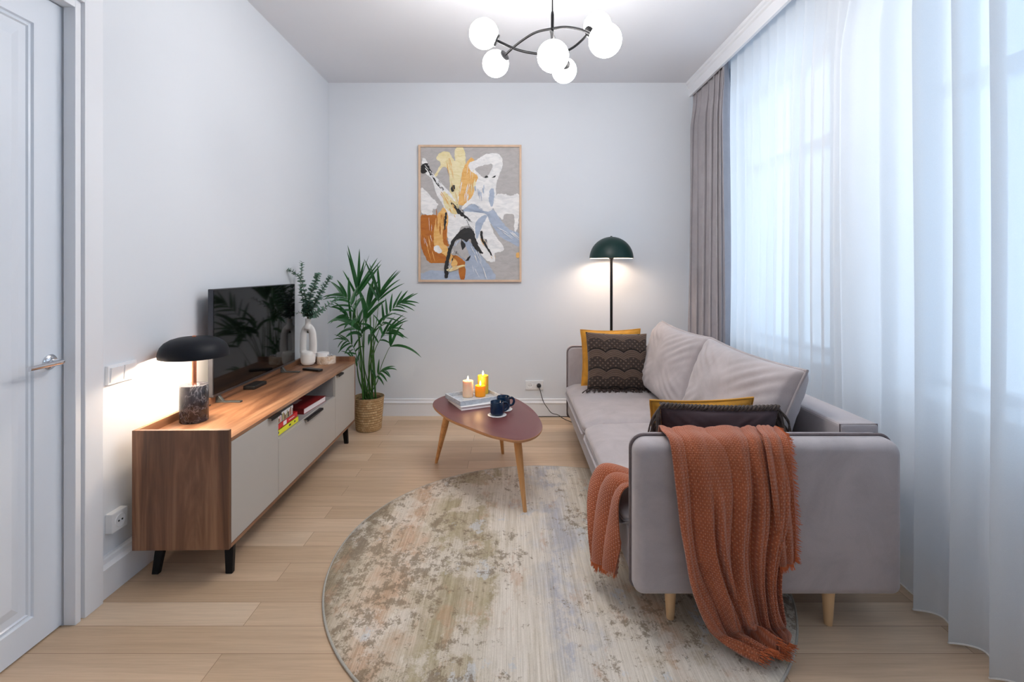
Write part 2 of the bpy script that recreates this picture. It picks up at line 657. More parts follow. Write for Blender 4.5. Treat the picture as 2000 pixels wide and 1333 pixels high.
def basket_mat():
    t = NT('woven_seagrass')
    v = t.coord('UV', (54, 15, 1))
    br = t.n('ShaderNodeTexBrick')
    br.offset = 0.5
    br.inputs['Scale'].default_value = 1.0
    br.inputs['Brick Width'].default_value = 1.5
    br.inputs['Row Height'].default_value = 0.5
    br.inputs['Mortar Size'].default_value = 0.07
    br.inputs['Mortar Smooth'].default_value = 1.0
    br.inputs['Color1'].default_value = rgb(186, 150, 104)
    br.inputs['Color2'].default_value = rgb(212, 182, 138)
    br.inputs['Mortar'].default_value = rgb(110, 78, 44)
    t.l(v, br.inputs['Vector'])
    n = t.noise(t.coord('Object'), 60, 4)
    c = t.mix(0.4, br.outputs['Color'], t.ramp(n, [(0.3, (0.65, 0.6, 0.5, 1)), (0.7, (1.1, 1.1, 1.1, 1))]), 'MULTIPLY')
    t.bump(t.math('SUBTRACT', 1.0, br.outputs['Fac']), 0.8, 0.006)
    return t.set(c, 0.8)


M_basket = basket_mat()


def leaf_mat(name, c1, c2, scale=6, trans=0.25):
    t = NT(name)
    n = t.noise(t.coord(), scale, 3)
    c = t.mix(n, c1, c2)
    t.set(c, 0.38)
    tr = t.n('ShaderNodeBsdfTranslucent')
    t.l(t.mix(0.5, c, rgb(90, 170, 40)), tr.inputs[0])
    mx = t.n('ShaderNodeMixShader')
    mx.inputs[0].default_value = trans
    t.l(t.b.outputs[0], mx.inputs[1])
    t.l(tr.outputs[0], mx.inputs[2])
    t.l(mx.outputs[0], t.out.inputs[0])
    return t.mat


M_palm = leaf_mat('palm_leaf', rgb(8, 50, 28), rgb(34, 98, 44), 9, 0.2)
M_palmstem = leaf_mat('palm_stem', rgb(30, 76, 28), rgb(74, 124, 46), 14, 0.1)
M_euc = leaf_mat('eucalyptus_leaf', rgb(72, 110, 92), rgb(120, 150, 136), 20, 0.15)
M_eucstem = simple('eucalyptus_stem', rgb(96, 92, 66), 0.7, nscale=20, namt=0.1)


def emit(name, col, st):
    t = NT(name)
    t.set((0.9, 0.9, 0.9, 1), 0.3)
    t.b.inputs['Emission Color'].default_value = col
    t.b.inputs['Emission Strength'].default_value = st
    return t.mat


M_globe = emit('opal_glass_lit', (1.0, 0.965, 0.94, 1), CHANDELIER)
M_flame = emit('flame', (1.0, 0.80, 0.42, 1), 14)
M_bulb = emit('bulb_lit', (1.0, 0.85, 0.7, 1), 8)


def wax(name, col, glow):
    t = NT(name)
    n = t.noise(t.coord(), 30, 3)
    c = t.mix(n, tuple(q * 0.88 for q in col[:3]) + (1,), col)
    t.set(c, 0.4)
    t.b.inputs['Subsurface Weight'].default_value = 0.6
    t.b.inputs['Subsurface Scale'].default_value = 0.03
    t.b.inputs['Subsurface Radius'].default_value = (1, 0.5, 0.2)
    return t.mat


def cloth_sheer(name, col, transp, transl):
    t = NT(name)
    t.set(col, 0.9)
    tp = t.n('ShaderNodeBsdfTransparent')
    tl = t.n('ShaderNodeBsdfTranslucent')
    tl.inputs[0].default_value = col
    weave = t.noise(t.coord('Object', (1, 1, 1)), 700, 2)
    m1 = t.n('ShaderNodeMixShader')
    m1.inputs[0].default_value = transl
    t.l(t.b.outputs[0], m1.inputs[1])
    t.l(tl.outputs[0], m1.inputs[2])
    m2 = t.n('ShaderNodeMixShader')
    t.l(t.ramp(weave, [(0.3, (transp * 0.8,) * 3 + (1,)), (0.7, (min(1, transp * 1.2),) * 3 + (1,))]), m2.inputs[0])
    t.l(m1.outputs[0], m2.inputs[1])
    t.l(tp.outputs[0], m2.inputs[2])
    t.l(m2.outputs[0], t.out.inputs[0])
    return t.mat


M_sheer = cloth_sheer('sheer_voile', rgb(240, 243, 246), 0.13, 0.46)


def glass_mat():
    t = NT('window_glass')
    tp = t.n('ShaderNodeBsdfTransparent')
    gl = t.n('ShaderNodeBsdfGlossy')
    gl.inputs['Roughness'].default_value = 0.02
    mx = t.n('ShaderNodeMixShader')
    mx.inputs[0].default_value = 0.06
    t.l(tp.outputs[0], mx.inputs[1])
    t.l(gl.outputs[0], mx.inputs[2])
    t.l(mx.outputs[0], t.out.inputs[0])
    return t.mat


M_glass = glass_mat()

# ------------------------------------------------------------------ room shell
XL, XR, YB, YN, HCEIL = -1.675, 1.85, 4.48, -2.3, 3.035
struct('floor', B(-1.95, 2.4, YN - 0.1, YB + 0.12, -0.08, 0.0), M_floor)
struct('ceiling', B(-1.95, 2.4, YN - 0.1, YB + 0.12, HCEIL, HCEIL + 0.1), M_ceil)
struct('wall_back', B(-1.95, 2.4, YB, YB + 0.12, 0.0, HCEIL), M_wall)
struct('wall_front', B(-1.95, 2.4, YN - 0.1, YN, 0.0, HCEIL), M_wall)
DY0, DY1, DZ = 0.93, 1.835, 2.31
m = MB()
m.box(-1.95, -1.725, YN, YB, 0, HCEIL)
m.box(-1.725, XL, DY1, YB, 0, HCEIL)
m.box(-1.725, XL, YN, DY0, 0, HCEIL)
m.box(-1.725, XL, DY0, DY1, DZ, HCEIL)
struct('wall_left', m, M_wall)
m = MB()
m.box(XR, XR + 0.4, YN, YB, 0, SILL)
m.box(XR, XR + 0.4, YN, YB, HEAD, HCEIL)
ys = [YN, WIN[2][0], WIN[2][1], WIN[1][0], WIN[1][1], WIN[0][0], WIN[0][1], YB]
for i in range(0, 8, 2):
    m.box(XR, XR + 0.4, ys[i], ys[i + 1], SILL, HEAD)
struct('wall_right', m, M_wall)


def bb_profile(h=0.155):
    return [(0, 0), (0.020, 0), (0.020, h * 0.70), (0.026, h * 0.74), (0.026, h * 0.80), (0.014, h * 0.86), (0.014, h * 0.97), (0.010, h), (0, h)]


def baseboard(name, a, b, nrm, t=1.0):
    a, b, nrm = Vector(a), Vector(b), Vector(nrm)
    out = [a + nrm * x * t + Vector((0, 0, z)) for x, z in bb_profile()]
    struct(name, MB().prism(out, b - a), M_trim)


baseboard('baseboard_back', (XL, YB, 0), (XR, YB, 0), (0, -1, 0))
baseboard('baseboard_left', (XL, 1.957, 0), (XL, YB, 0), (1, 0, 0), 1.7)
baseboard('baseboard_right', (XR, YN, 0), (XR, YB, 0), (-1, 0, 0))

# pelmet / cornice that hides the curtain track
pr = [(1.585, HCEIL), (1.585, 3.012), (1.597, 3.004), (1.600, 2.992), (1.612, 2.984), (1.614, 2.905), (1.634, 2.905), (1.634, HCEIL)]
struct('trim_1', MB().prism([(x, YN, z) for x, z in pr], (0, YB - YN, 0)), M_trim)

# door casing: inner bead, groove, flat board
m = MB()
for (a, b, x) in ((0, 0.024, -1.630), (0.024, 0.038, -1.642), (0.038, 0.122, -1.627)):
    m.box(XL - 0.004, x, DY1 + a, DY1 + b, 0, DZ + b)
    m.box(XL - 0.004, x, DY0 - b, DY0 - a, 0, DZ + b)
    m.box(XL - 0.004, x, DY0 - a, DY1 + a, DZ + a, DZ + b)
struct('trim_2', m, M_trim, bevel=0.002)

# door leaf with one tall raised panel
d = thing('door_1', (-1.70, 1.40, 0), None, None)
d['kind'] = 'structure'
m = MB()
x0, x1 = -1.722, -1.680
py0, py1, pz0, pz1 = DY0 + 0.11, 1.727, 0.11, 2.197
m.box(x0, x1, DY0, DY1 - 0.002, 0.006, pz0)
m.box(x0, x1, DY0, DY1 - 0.002, pz1, DZ - 0.002)
m.box(x0, x1, DY0, py0, pz0, pz1)
m.box(x0, x1, py1, DY1 - 0.002, pz0, pz1)
obj('door_leaf', m, M_door, d)
m = MB()
rings = [(0, -1.680), (0.004, -1.688), (0.010, -1.690), (0.016, -1.684), (0.020, -1.690), (0.045, -1.690), (0.075, -1.682)]
vs = []
for off, x in rings:
    vs += [(x, py0 + off, pz0 + off), (x, py1 - off, pz0 + off), (x, py1 - off, pz1 - off), (x, py0 + off, pz1 - off)]
fs = []
for i in range(len(rings) - 1):
    for k in range(4):
        fs.append((i * 4 + k, i * 4 + (k + 1) % 4, (i + 1) * 4 + (k + 1) % 4, (i + 1) * 4 + k))
fs.append(tuple((len(rings) - 1) * 4 + k for k in range(4)))
m.add(vs, fs)
obj('door_panel', m, M_door, d)
# lever handle
hz, hy = 0.995, 1.785
h = obj('door_handle', MB().tube(cr([(-1.672, hy, hz), (-1.640, hy, hz), (-1.632, hy - 0.004, hz), (-1.630, hy - 0.03, hz), (-1.631, hy - 0.125, hz - 0.002)], 6),
                                 [0.010] * 6 + [0.0095] * 6 + [0.0095] * 6 + [0.0088] * 6 + [0.0085], 12), M_chrome, d, smooth=True)
m = MB()
vs = []
prof = [(0.027, 0), (0.027, 0.005), (0.022, 0.010), (0.014, 0.012), (0.013, 0.02), (0.0, 0.02)]
n = 28
for r, z in prof:
    for k in range(n):
        a = 2 * PI * k / n
        vs.append((-1.680 + z, hy + r * math.cos(a), hz + r * math.sin(a)))
fs = [(i * n + k, i * n + (k + 1) % n, (i + 1) * n + (k + 1) % n, (i + 1) * n + k) for i in range(len(prof) - 1) for k in range(n)]
m.add(vs, fs)
obj('rosette', m, M_chrome, h, smooth=True)

# windows: frames, sashes, panes, sills; the last window is an added unseen fill source
for k, (a, b) in enumerate(WIN):
    wt = thing('window_%d' % (k + 1), (2.1, (a + b) / 2, SILL), None, None)
    wt['kind'] = 'structure'
    m = MB()
    fx0, fx1 = 2.06, 2.13
    m.box(fx0, fx1, a, b, SILL, SILL + 0.06)
    m.box(fx0, fx1, a, b, HEAD - 0.06, HEAD)
    m.box(fx0, fx1, a, a + 0.06, SILL, HEAD)
    m.box(fx0, fx1, b - 0.06, b, SILL, HEAD)
    m.box(fx0, fx1, (a + b) / 2 - 0.04, (a + b) / 2 + 0.04, SILL, HEAD)
    m.box(fx0, fx1, a, b, 2.14, 2.22)
    obj('window_frame', m, M_trim, wt, bevel=0.004)
    mid = (a + b) / 2
    for (p, q) in ((a + 0.06, mid - 0.04), (mid + 0.04, b - 0.06)):
        for (r, s_) in ((SILL + 0.06, 2.14), (2.22, HEAD - 0.06)):
            obj('pane', MB().box(2.09, 2.096, p, q, r, s_), M_glass, wt)
    obj('window_sill', B(1.80, 2.06, a - 0.04, b + 0.04, SILL - 0.005, SILL + 0.028), M_trim, wt, bevel=0.004)


# ------------------------------------------------------------------ sockets, switch, plug
def socket_plate(root, axis, c, w_, h_, t_):
    pass


# double socket on the back wall
sx0, sx1, sz0, sz1 = 0.123, 0.285, 0.236, 0.318
t_ = thing('wall_socket', ((sx0 + sx1) / 2, YB, sz0), 'white double wall socket on the back wall, with a black plug in its right half', 'socket')
obj('cover_plate', B(sx0, sx1, YB - 0.012, YB, sz0, sz1), M_plastic, t_, bevel=0.003)
for cx in (sx0 + 0.041, sx1 - 0.041):
    m = MB()
    n = 28
    zc = (sz0 + sz1) / 2
    prof = [(0.026, -0.013), (0.024, -0.0155), (0.021, -0.0125), (0.019, -0.0125), (0.0, -0.0125)]
    vs = [(cx + r * math.cos(2 * PI * k / n), YB + y, zc + r * math.sin(2 * PI * k / n)) for r, y in prof for k in range(n)]
    fs = [(i * n + k, i * n + (k + 1) % n, (i + 1) * n + (k + 1) % n, (i + 1) * n + k) for i in range(len(prof) - 1) for k in range(n)]
    m.add(vs, fs)
    for dx in (-0.009, 0.009):
        m.box(cx + dx - 0.0025, cx + dx + 0.0025, YB - 0.0135, YB - 0.0115, zc - 0.0025, zc + 0.0025, 1)
    obj('socket_outlet', m, [M_plastic, M_blackp], t_, smooth=True)

plug_c = Vector((sx1 - 0.041, YB, (sz0 + sz1) / 2))
# power cord of the floor lamp
t_ = thing('power_cord', (plug_c.x, YB - 0.03, 0.0), 'thin black power cord with round plug drooping from wall socket toward the sofa', 'cord')
m = MB()
n = 20
prof = [(0.019, -0.016), (0.019, -0.03), (0.014, -0.040), (0.006, -0.046), (0.0, -0.047)]
vs = [(plug_c.x + r * math.cos(2 * PI * k / n), YB + y, plug_c.z + r * math.sin(2 * PI * k / n)) for r, y in prof for k in range(n)]
fs = [(i * n + k, i * n + (k + 1) % n, (i + 1) * n + (k + 1) % n, (i + 1) * n + k) for i in range(len(prof) - 1) for k in range(n)]
m.add(vs, fs)
obj('plug', m, M_blackp, t_, smooth=True)
pts = [(plug_c.x, YB - 0.044, plug_c.z - 0.004), (plug_c.x + 0.008, YB - 0.050, 0.245), P(1061, 784, 4.42), P(1069, 797, 4.40), P(1078, 807.5, 4.36),
       P(1090, 811, 4.33), (0.46, 4.27, 0.028), (0.56, 4.23, 0.006), (0.70, 4.22, 0.006), (0.80, 4.22, 0.006)]
obj('cable', MB().tube(cr(pts, 8), 0.0032, 8), M_cable, t_, smooth=True)
tag(obj('extension_cable', MB().tube(cr([(-0.02, 4.425, 0.0045), (0.14, 4.43, 0.0045), (0.3, 4.432, 0.0045), (0.5, 4.43, 0.0045), (0.7, 4.42, 0.0045)], 6), 0.0035, 6), M_cable,
        smooth=True), 'thin dark cable lying on the floor along the foot of the back baseboard', 'cable')

# light switch (double) on the left wall and the lower socket
t_ = thing('light_switch', (XL, 2.10, 0.85), 'white double rocker light switch on the left wall, lit by the table lamp', 'light switch')
obj('cover_plate', B(XL, XL + 0.013, 2.022, 2.178, 0.852, 0.932), M_plastic, t_, bevel=0.0025)
for ya in (2.032, 2.103):
    m = MB()
    pr_ = [(XL + 0.013, 0.862), (XL + 0.016, 0.862), (XL + 0.021, 0.922), (XL + 0.013, 0.922)]
    m.prism([(x, ya, z) for x, z in pr_], (0, 0.066, 0))
    obj('rocker', m, M_plastic, t_, bevel=0.001)
t_ = thing('wall_socket', (XL, 2.06, 0.24), 'white single wall socket low on the left wall beside the sideboard', 'socket')
obj('cover_plate', B(XL, XL + 0.030, 2.022, 2.104, 0.240, 0.320), M_plastic, t_, bevel=0.0025)
m = MB()
n = 28
prof = [(0.027, 0.030), (0.025, 0.033), (0.021, 0.0315), (0.0, 0.0315)]
vs = [(XL + x, 2.063 + r * math.cos(2 * PI * k / n), 0.28 + r * math.sin(2 * PI * k / n)) for r, x in prof for k in range(n)]
fs = [(i * n + k, i * n + (k + 1) % n, (i + 1) * n + (k + 1) % n, (i + 1) * n + k) for i in range(len(prof) - 1) for k in range(n)]
m.add(vs, fs)
for dy in (-0.009, 0.009):
    m.box(XL + 0.031, XL + 0.034, 2.063 + dy - 0.0028, 2.063 + dy + 0.0028, 0.277, 0.283, 1)
obj('socket_outlet', m, [M_plastic, M_blackp], t_, smooth=True)

# ------------------------------------------------------------------ curtains
NW0, NW1 = 1.15, 2.47


CREST = [1.02, 1.16, 1.30, 1.44, 1.585, 1.735, 1.905, 2.14, 2.40, 2.66]


def crest_phase(y):
    for i in range(len(CREST) - 1):
        if y <= CREST[i + 1] or i == len(CREST) - 2:
            return 2 * PI * (i + (y - CREST[i]) / (CREST[i + 1] - CREST[i]))


def sheer_x(y, z, near):
    if near:
        c = lerp(1.575, 1.635, (y - 1.2) / 1.3)
        ph = crest_phase(y)
        amp = lerp(0.052, 0.022, sstep(1.9, 2.15, y))
        x = c - amp * (0.75 * math.cos(ph) + 0.25 * math.cos(2 * ph + 0.6))
        x += 0.004 * math.sin(y * 61 + z * 1.2)
    else:
        c = lerp(1.672, 1.70, (y - 2.4) / 1.4)
        ph = 2 * PI * (y - 2.4) / 0.105 + 0.9 * math.sin(y * 4.3)
        amp = 0.020 + 0.006 * math.sin(y * 7)
        x = c - amp * math.cos(ph) + 0.004 * math.sin(y * 83 + z)
    tz = sstep(2.35, 2.9, z)
    ctop = lerp(1.695, 1.70, (y - 1.2) / 2.6)
    return lerp(x, ctop + (x - c) * 0.55, tz) + 0.006 * math.sin(z * 2.1 + y * 3)


def sheer(near, y0, y1, label, nu):
    m = MB()
    if near:
        fn = lambda u, v: Vector((sheer_x(lerp(y0, y1, u), 0.012 + v * 2.98, True), lerp(y0, y1, u) - 0.024 * math.sin(crest_phase(lerp(y0, y1, u))), 0.012 + v * 2.98))
    else:
        fn = lambda u, v: Vector((sheer_x(lerp(y0, y1, u), 0.012 + v * 2.98, False), lerp(y0, y1, u), 0.012 + v * 2.98))
    m.grid(fn, nu, 40)
    r = thing('sheer_curtain', (1.62, (y0 + y1) / 2, 0.012), label, 'curtain', 'sheer curtains across the windows')
    o = obj('voile', m, M_sheer, r, smooth=True, angle=3.2)
    # bottom hem and side hem: doubled cloth
    hm = MB()
    hm.tube([fn(i / nu, 0) for i in range(nu + 1)], 0.0034, 6)
    obj('hem', hm, M_drape2, r, smooth=True)
    sm = MB()
    e = 1.0 if near else 0.0
    sm.grid(lambda u, v: fn(e - (0.022 * u if near else -0.02 * u), v) + Vector((-0.0025, 0, 0)), 4, 40)
    obj('side_hem', sm, M_sheer, r, smooth=True)
    return r


M_drape2 = simple('hem_thread', rgb(246, 244, 240), 0.9, nscale=100, namt=0.04)
sheer(True, NW0, NW1, 'long white sheer curtain with wide folds nearest the camera, beside the sofa', 420)
sheer(False, 2.42, 3.84, 'white sheer curtain with fine gathers between the grey drape and the nearer sheer panel', 420)


def drape_fn(u, v):
    y = lerp(3.81, 4.462, u)
    z = 0.014 + v * 2.99
    c = lerp(1.672, 1.652, u)
    ph = u * 2 * PI * 6.0 + 1.4 * math.sin(u * 5) + 0.5 * math.sin(z * 1.3 + u * 9)
    amp = 0.058 * (1 - 0.50 * sstep(2.5, 3.0, z)) + 0.007 * math.sin(u * 31)
    x = c - amp * (2 * abs(math.cos(ph / 2)) ** 0.55 - 1.1)
    x += -0.03 * (1 - sstep(0.5, 2.9, z)) * u
    x = lerp(x, max(x, 1.648 - 0.010 * math.cos(ph)), sstep(2.6, 2.88, z))
    y -= 0.030 * math.sin(ph) * (1 if 0.03 < u < 0.97 else 0) + (1 - v) * 0.01
    return Vector((x, min(y, 4.472), z))


m = MB()
m.grid(drape_fn, 420, 50)
tag(obj('drape_curtain', m, M_drape, smooth=True, angle=3.2, solid=0.003, loc=(1.66, 4.1, 0)), 'heavy grey gathered curtain hanging in the back right corner', 'curtain')

# ------------------------------------------------------------------ rug
RX, RY, RR = 0.184, 2.31, 1.0
rt = thing('round_rug', (RX, RY, 0.0), 'round distressed rug in cream, olive, rust and blue-grey on the plank floor', 'rug')
m = MB()
prof = [(RR - 0.004, 0.001), (RR - 0.001, 0.007), (RR - 0.006, 0.011)] + [(RR * (0.97 - 0.97 * i / 8), 0.0115) for i in range(8)] + [(0.0, 0.0115)]
m.lathe(prof, (RX, RY, 0), 160)
obj('pile', m, M_rug, rt, smooth=True)
obj('binding', MB().tube([(RX + RR * math.cos(2 * PI * k / 160), RY + RR * math.sin(2 * PI * k / 160), 0.0055) for k in range(160)], 0.0048, 8, closed=True), M_rim, rt, smooth=True)
RUG = 0.0118

# ------------------------------------------------------------------ sideboard
SBX, SBY0, SBY1 = -1.198, 2.08, 3.86
ANG = math.radians(1.03)
SM = Matrix.Translation((SBX, SBY0, 0)) @ Matrix.Rotation(ANG, 4, 'Z')   # local: x -0.41..0 , y 0..1.78
Ls = 1.78
Dp = 0.405
Zb, Zt, Zs = 0.143, 0.650, 0.612
sb = thing('sideboard', (-1.4, 2.97, 0), 'long low walnut tv sideboard with matt grey doors along the left wall', 'sideboard')


def lb(x0, x1, y0, y1, z0, z1):
    return MB().box(x0, x1, y0, y1, z0, z1, 0, SM)


obj('end_panel', lb(-Dp, 0.0, 0, 0.018, Zb, Zt), M_walnut_v, sb, bevel=0.001)
obj('end_panel', lb(-Dp, 0.0, Ls - 0.018, Ls, Zb, Zt), M_walnut_v, sb, bevel=0.001)
obj('back_rail', lb(-Dp, -Dp + 0.016, 0.018, Ls - 0.018, Zs, Zt), M_walnut_h, sb, bevel=0.001)
obj('top_board', lb(-Dp, 0.0, 0.018, Ls - 0.018, Zs - 0.016, Zs), M_walnut_h, sb, bevel=0.001)
obj('bottom_board', lb(-Dp, 0.0, 0.018, Ls - 0.018, Zb, Zb + 0.016), M_walnut_h, sb)
m = lb(-Dp, -Dp + 0.006, 0.018, Ls - 0.018, Zb + 0.016, Zs - 0.016)
for y in (0.452, 1.312):
    m.box(-Dp, -0.02, y, y + 0.016, Zb + 0.016, Zs - 0.016, 0, SM)
NZ = 0.452
m.box(-Dp, -0.02, 0.468, 1.312, NZ - 0.016, NZ, 0, SM)
obj('carcass', m, M_greyin, sb)
dz0, dz1 = Zb + 0.018, Zs - 0.018


def handle(name, parent, y0, y1, z):
    m = MB()
    m.box(-0.004, 0.020, y0, y1, z - 0.001, z + 0.0015, 0, SM)
    m.box(0.0175, 0.020, y0, y1, z - 0.012, z + 0.0015, 0, SM)
    obj(name, m, M_black, parent, bevel=0.0006)


dd = obj('door', lb(-0.018, 0.0, 0.020, 0.458, dz0, dz1), M_grey, sb, bevel=0.0012)
handle('handle', dd, 0.345, 0.450, dz1)
dd = obj('drawer', lb(-0.018, 0.0, 0.461, 1.318, dz0, NZ), M_grey, sb, bevel=0.0012)
handle('handle', dd, 0.79, 1.04, NZ)
dd = obj('door', lb(-0.018, 0.0, 1.321, Ls - 0.020, dz0, dz1), M_grey, sb, bevel=0.0012)
handle('handle', dd, 1.335, 1.44, dz1)
for (lx, ly, sx_, sy_) in ((-0.05, 0.10, 1, -1), (-Dp + 0.06, 0.10, -1, -1), (-0.05, Ls - 0.10, 1, 1), (-Dp + 0.06, Ls - 0.10, -1, 1)):
    m = MB()
    a = Vector((lx, ly, Zb))
    b = a + Vector((0.012 * sx_, 0.022 * sy_ if sy_ < 0 else 0.0, -Zb))
    vs = []
    for (c, hw, hd) in ((a, 0.021, 0.012), (b, 0.015, 0.011)):
        for (dx, dy) in ((-hw, -hd), (hw, -hd), (hw, hd), (-hw, hd)):
            vs.append(SM @ (c + Vector((dx, dy, 0))))
    m.add(vs, [(0, 1, 2, 3), (7, 6, 5, 4), (0, 4, 5, 1), (1, 5, 6, 2), (2, 6, 7, 3), (3, 7, 4, 0)])
    obj('leg', m, M_black, sb, bevel=0.003)

# books in the niche
BX = SBX


def book(name, y0, y1, x1, depth, z0, z1, cover, label, group=None, rot=0.0, marks=None, pages_front=False):
    """hardback lying flat; spine or fore-edge toward the room"""
    c = SM @ Vector((x1 - depth / 2, (y0 + y1) / 2, 0))
    R = Matrix.Translation(c) @ Matrix.Rotation(ANG + rot, 4, 'Z')
    hw, hd = (y1 - y0) / 2, depth / 2
    r = thing(name, (c.x, c.y, z0), label, 'book', group)
    m = MB()
    ct = 0.0022
    m.box(-hd, hd, -hw, hw, z0, z0 + ct, 0, R)
    m.box(-hd, hd, -hw, hw, z1 - ct, z1, 0, R)
    if pages_front:
        m.box(-hd, hd, -hw, -hw + ct, z0, z1, 0, R)
        obj('cover', m, cover, r)
        obj('pages', MB().box(-hd + 0.003, hd - 0.003, -hw + ct, hw - 0.003, z0 + ct, z1 - ct, 0, R), M_paper, r)
    else:
        m.box(hd - ct, hd, -hw, hw, z0, z1, 0, R)
        obj('cover', m, cover, r)
        obj('pages', MB().box(-hd + 0.003, hd - ct, -hw + 0.003, hw - 0.003, z0 + ct, z1 - ct, 0, R), M_paper, r)
    if marks:
        for nm, mt, boxes in marks:
            if nm == 'spine_mark':
                for bb in boxes:
                    obj(nm, MB().box(*bb, 0, R), mt, r)
                continue
            mm = MB()
            for bb in boxes:
                mm.box(*bb, 0, R)
            obj(nm, mm, mt, r)
    return r


hd = 0.11
z = NZ
book('book', 0.476, 0.765, -0.025, 0.20, z, z + 0.030, M_yellow, 'yellow-spined book at the bottom of the stack in the sideboard niche', 'books in the sideboard niche',
     marks=[('spine_mark', M_ink, [(0.0999, 0.1004, -0.125, -0.100, z + 0.010, z + 0.022), (0.0999, 0.1004, 0.02, 0.045, z + 0.010, z + 0.020), (0.0999, 0.1004, 0.09, 0.105, z + 0.010, z + 0.020)])])
z += 0.0302
book('book', 0.476, 0.760, -0.028, 0.20, z, z + 0.030, M_red, 'red-spined book in the middle of the stack in the sideboard niche', 'books in the sideboard niche',
     marks=[('spine_mark', M_paper, [(0.0999, 0.1004, -0.04, 0.00, z + 0.004, z + 0.026), (0.0999, 0.1004, 0.03, 0.10, z + 0.012, z + 0.016)])])
z += 0.0302
# photographic spine made of coloured upright strokes
bt = book('book', 0.478, 0.705, -0.030, 0.19, z, z + 0.052, M_whitebook, 'thick pale book with a multicoloured photo spine on top of the red book', 'books in the sideboard niche')
random.seed(3)
R_ = Matrix.Translation(SM @ Vector((-0.030 - 0.095, (0.478 + 0.705) / 2, 0))) @ Matrix.Rotation(ANG, 4, 'Z')
cols = [simple('photo_tone', rgb(*c), 0.6) for c in ((190, 140, 130), (120, 90, 70), (40, 44, 50), (170, 160, 120), (220, 200, 200))]
m = MB()
yy = -0.112
while yy < 0.105:
    wv = random.uniform(0.006, 0.014)
    h0 = random.uniform(0.022, 0.046)
    m.box(0.0951, 0.0956, yy, min(yy + wv, 0.112), z + 0.003, z + h0, random.randrange(5), R_)
    yy += wv
obj('photo_print', m, cols, bt)
book('book', 0.480, 0.70, -0.034, 0.18, z + 0.0522, z + 0.064, M_ink, 'thin dark book topmost in the stack inside the sideboard niche', 'books in the sideboard niche')
# maroon book lying with its pages towards the room
mk = []
random.seed(5)
for k in range(9):
    mk.append((-0.02 + random.uniform(-0.004, 0.004), 0.012 + random.uniform(-0.004, 0.006), -0.05 + k * 0.012, -0.046 + k * 0.012, NZ + 0.0342, NZ + 0.0345))
book('book', 0.905, 1.215, -0.035, 0.24, NZ, NZ + 0.034, M_maroon, 'large maroon hardback lying alone at the far end of the sideboard niche', 'books in the sideboard niche',
     rot=math.radians(-4), pages_front=True, marks=[('title_marks', M_paper, mk)])


# ------------------------------------------------------------------ television
def tvm():
    TV0, TV1, zb, zt = 2.60, 3.63, 0.652, 1.226
    xn, xf = -1.579, -1.600
    r = thing('television', (-1.59, 3.1, Zs), 'flat black television standing on the sideboard', 'television')
    ux = Vector((xf - xn, TV1 - TV0, 0)).normalized()
    R = Matrix.Translation((xn, TV0, 0)) @ Matrix.Rotation(math.atan2(-(xf - xn), TV1 - TV0), 4, 'Z')
    Lw = 1.03
    obj('housing', MB().box(-0.030, -0.004, 0, Lw, zb, zt, 0, R), simple('tv_housing', rgb(70, 72, 78), 0.35, 0.6), r, bevel=0.003)
    scr = NT('tv_screen')
    scr.set(rgb(7, 7, 9), 0.06)
    scr.b.inputs['IOR'].default_value = 1.38
    obj('screen', MB().box(-0.004, -0.0015, 0.006, Lw - 0.006, zb + 0.012, zt - 0.005, 0, R), scr.mat, r)
    obj('lower_bezel', MB().box(-0.006, 0.0, 0, Lw, zb, zb + 0.012, 0, R), simple('tv_edge', rgb(92, 94, 100), 0.3, 0.8), r)
    for y0 in (0.06, 0.83):
        m = MB()
        m.box(-0.050, 0.115, y0 - 0.012, y0 + 0.012, Zs + 0.0004, Zs + 0.008, 0, R)
        m.prism([R @ Vector(p) for p in ((-0.03, y0 - 0.010, Zs + 0.006), (0.02, y0 - 0.010, Zs + 0.008), (-0.008, y0 - 0.010, zb + 0.004), (-0.03, y0 - 0.010, zb + 0.004))],
                R.to_3x3() @ Vector((0, 0.02, 0)))
        obj('foot', m, simple('tv_foot', rgb(80, 84, 84), 0.4, 0.4), r, bevel=0.0015)
    return R


TVR = tvm()
tag(obj('remote_control', MB().box(0.0, 0.045, -0.075, 0.075, Zs + 0.0004, Zs + 0.016, 0, Matrix.Translation((-1.425, 3.47, 0)) @ Matrix.Rotation(math.radians(68), 4, 'Z')),
        M_blackp, bevel=0.005, loc=(-1.42, 3.5, Zs)), 'slim black remote control lying by the far foot of the television', 'remote control')
tag(obj('media_box', MB().box(-1.606, -1.536, 2.93, 3.08, Zs + 0.0004, Zs + 0.022), M_blackp, bevel=0.004, loc=(-1.5, 2.97, Zs)),
    'small flat black media box under the middle of the television', 'media box')

# ------------------------------------------------------------------ table lamp
LX, LY = -1.510, 2.335
tl = thing('table_lamp', (LX, LY, Zs), 'small lit table lamp with dark domed shade and black marble cylinder base', 'lamp')
obj('base', MB().lathe([(0.0, Zs + 0.0004), (0.058, Zs + 0.0004), (0.060, Zs + 0.003), (0.060, Zs + 0.170), (0.058, Zs + 0.173), (0.0, Zs + 0.173)], (LX, LY, 0), 48), M_marble, tl, smooth=True)
obj('stem', MB().lathe([(0.010, Zs + 0.173), (0.010, Zs + 0.40), (0.0, Zs + 0.40)], (LX, LY, 0), 24), M_copper, tl, smooth=True)
zs = 0.918
prof = [(0.146, zs), (0.1465, zs + 0.012), (0.144, zs + 0.030), (0.136, zs + 0.050), (0.121, zs + 0.068), (0.098, zs + 0.082), (0.07, zs + 0.090), (0.03, zs + 0.093), (0.0, zs + 0.093)]
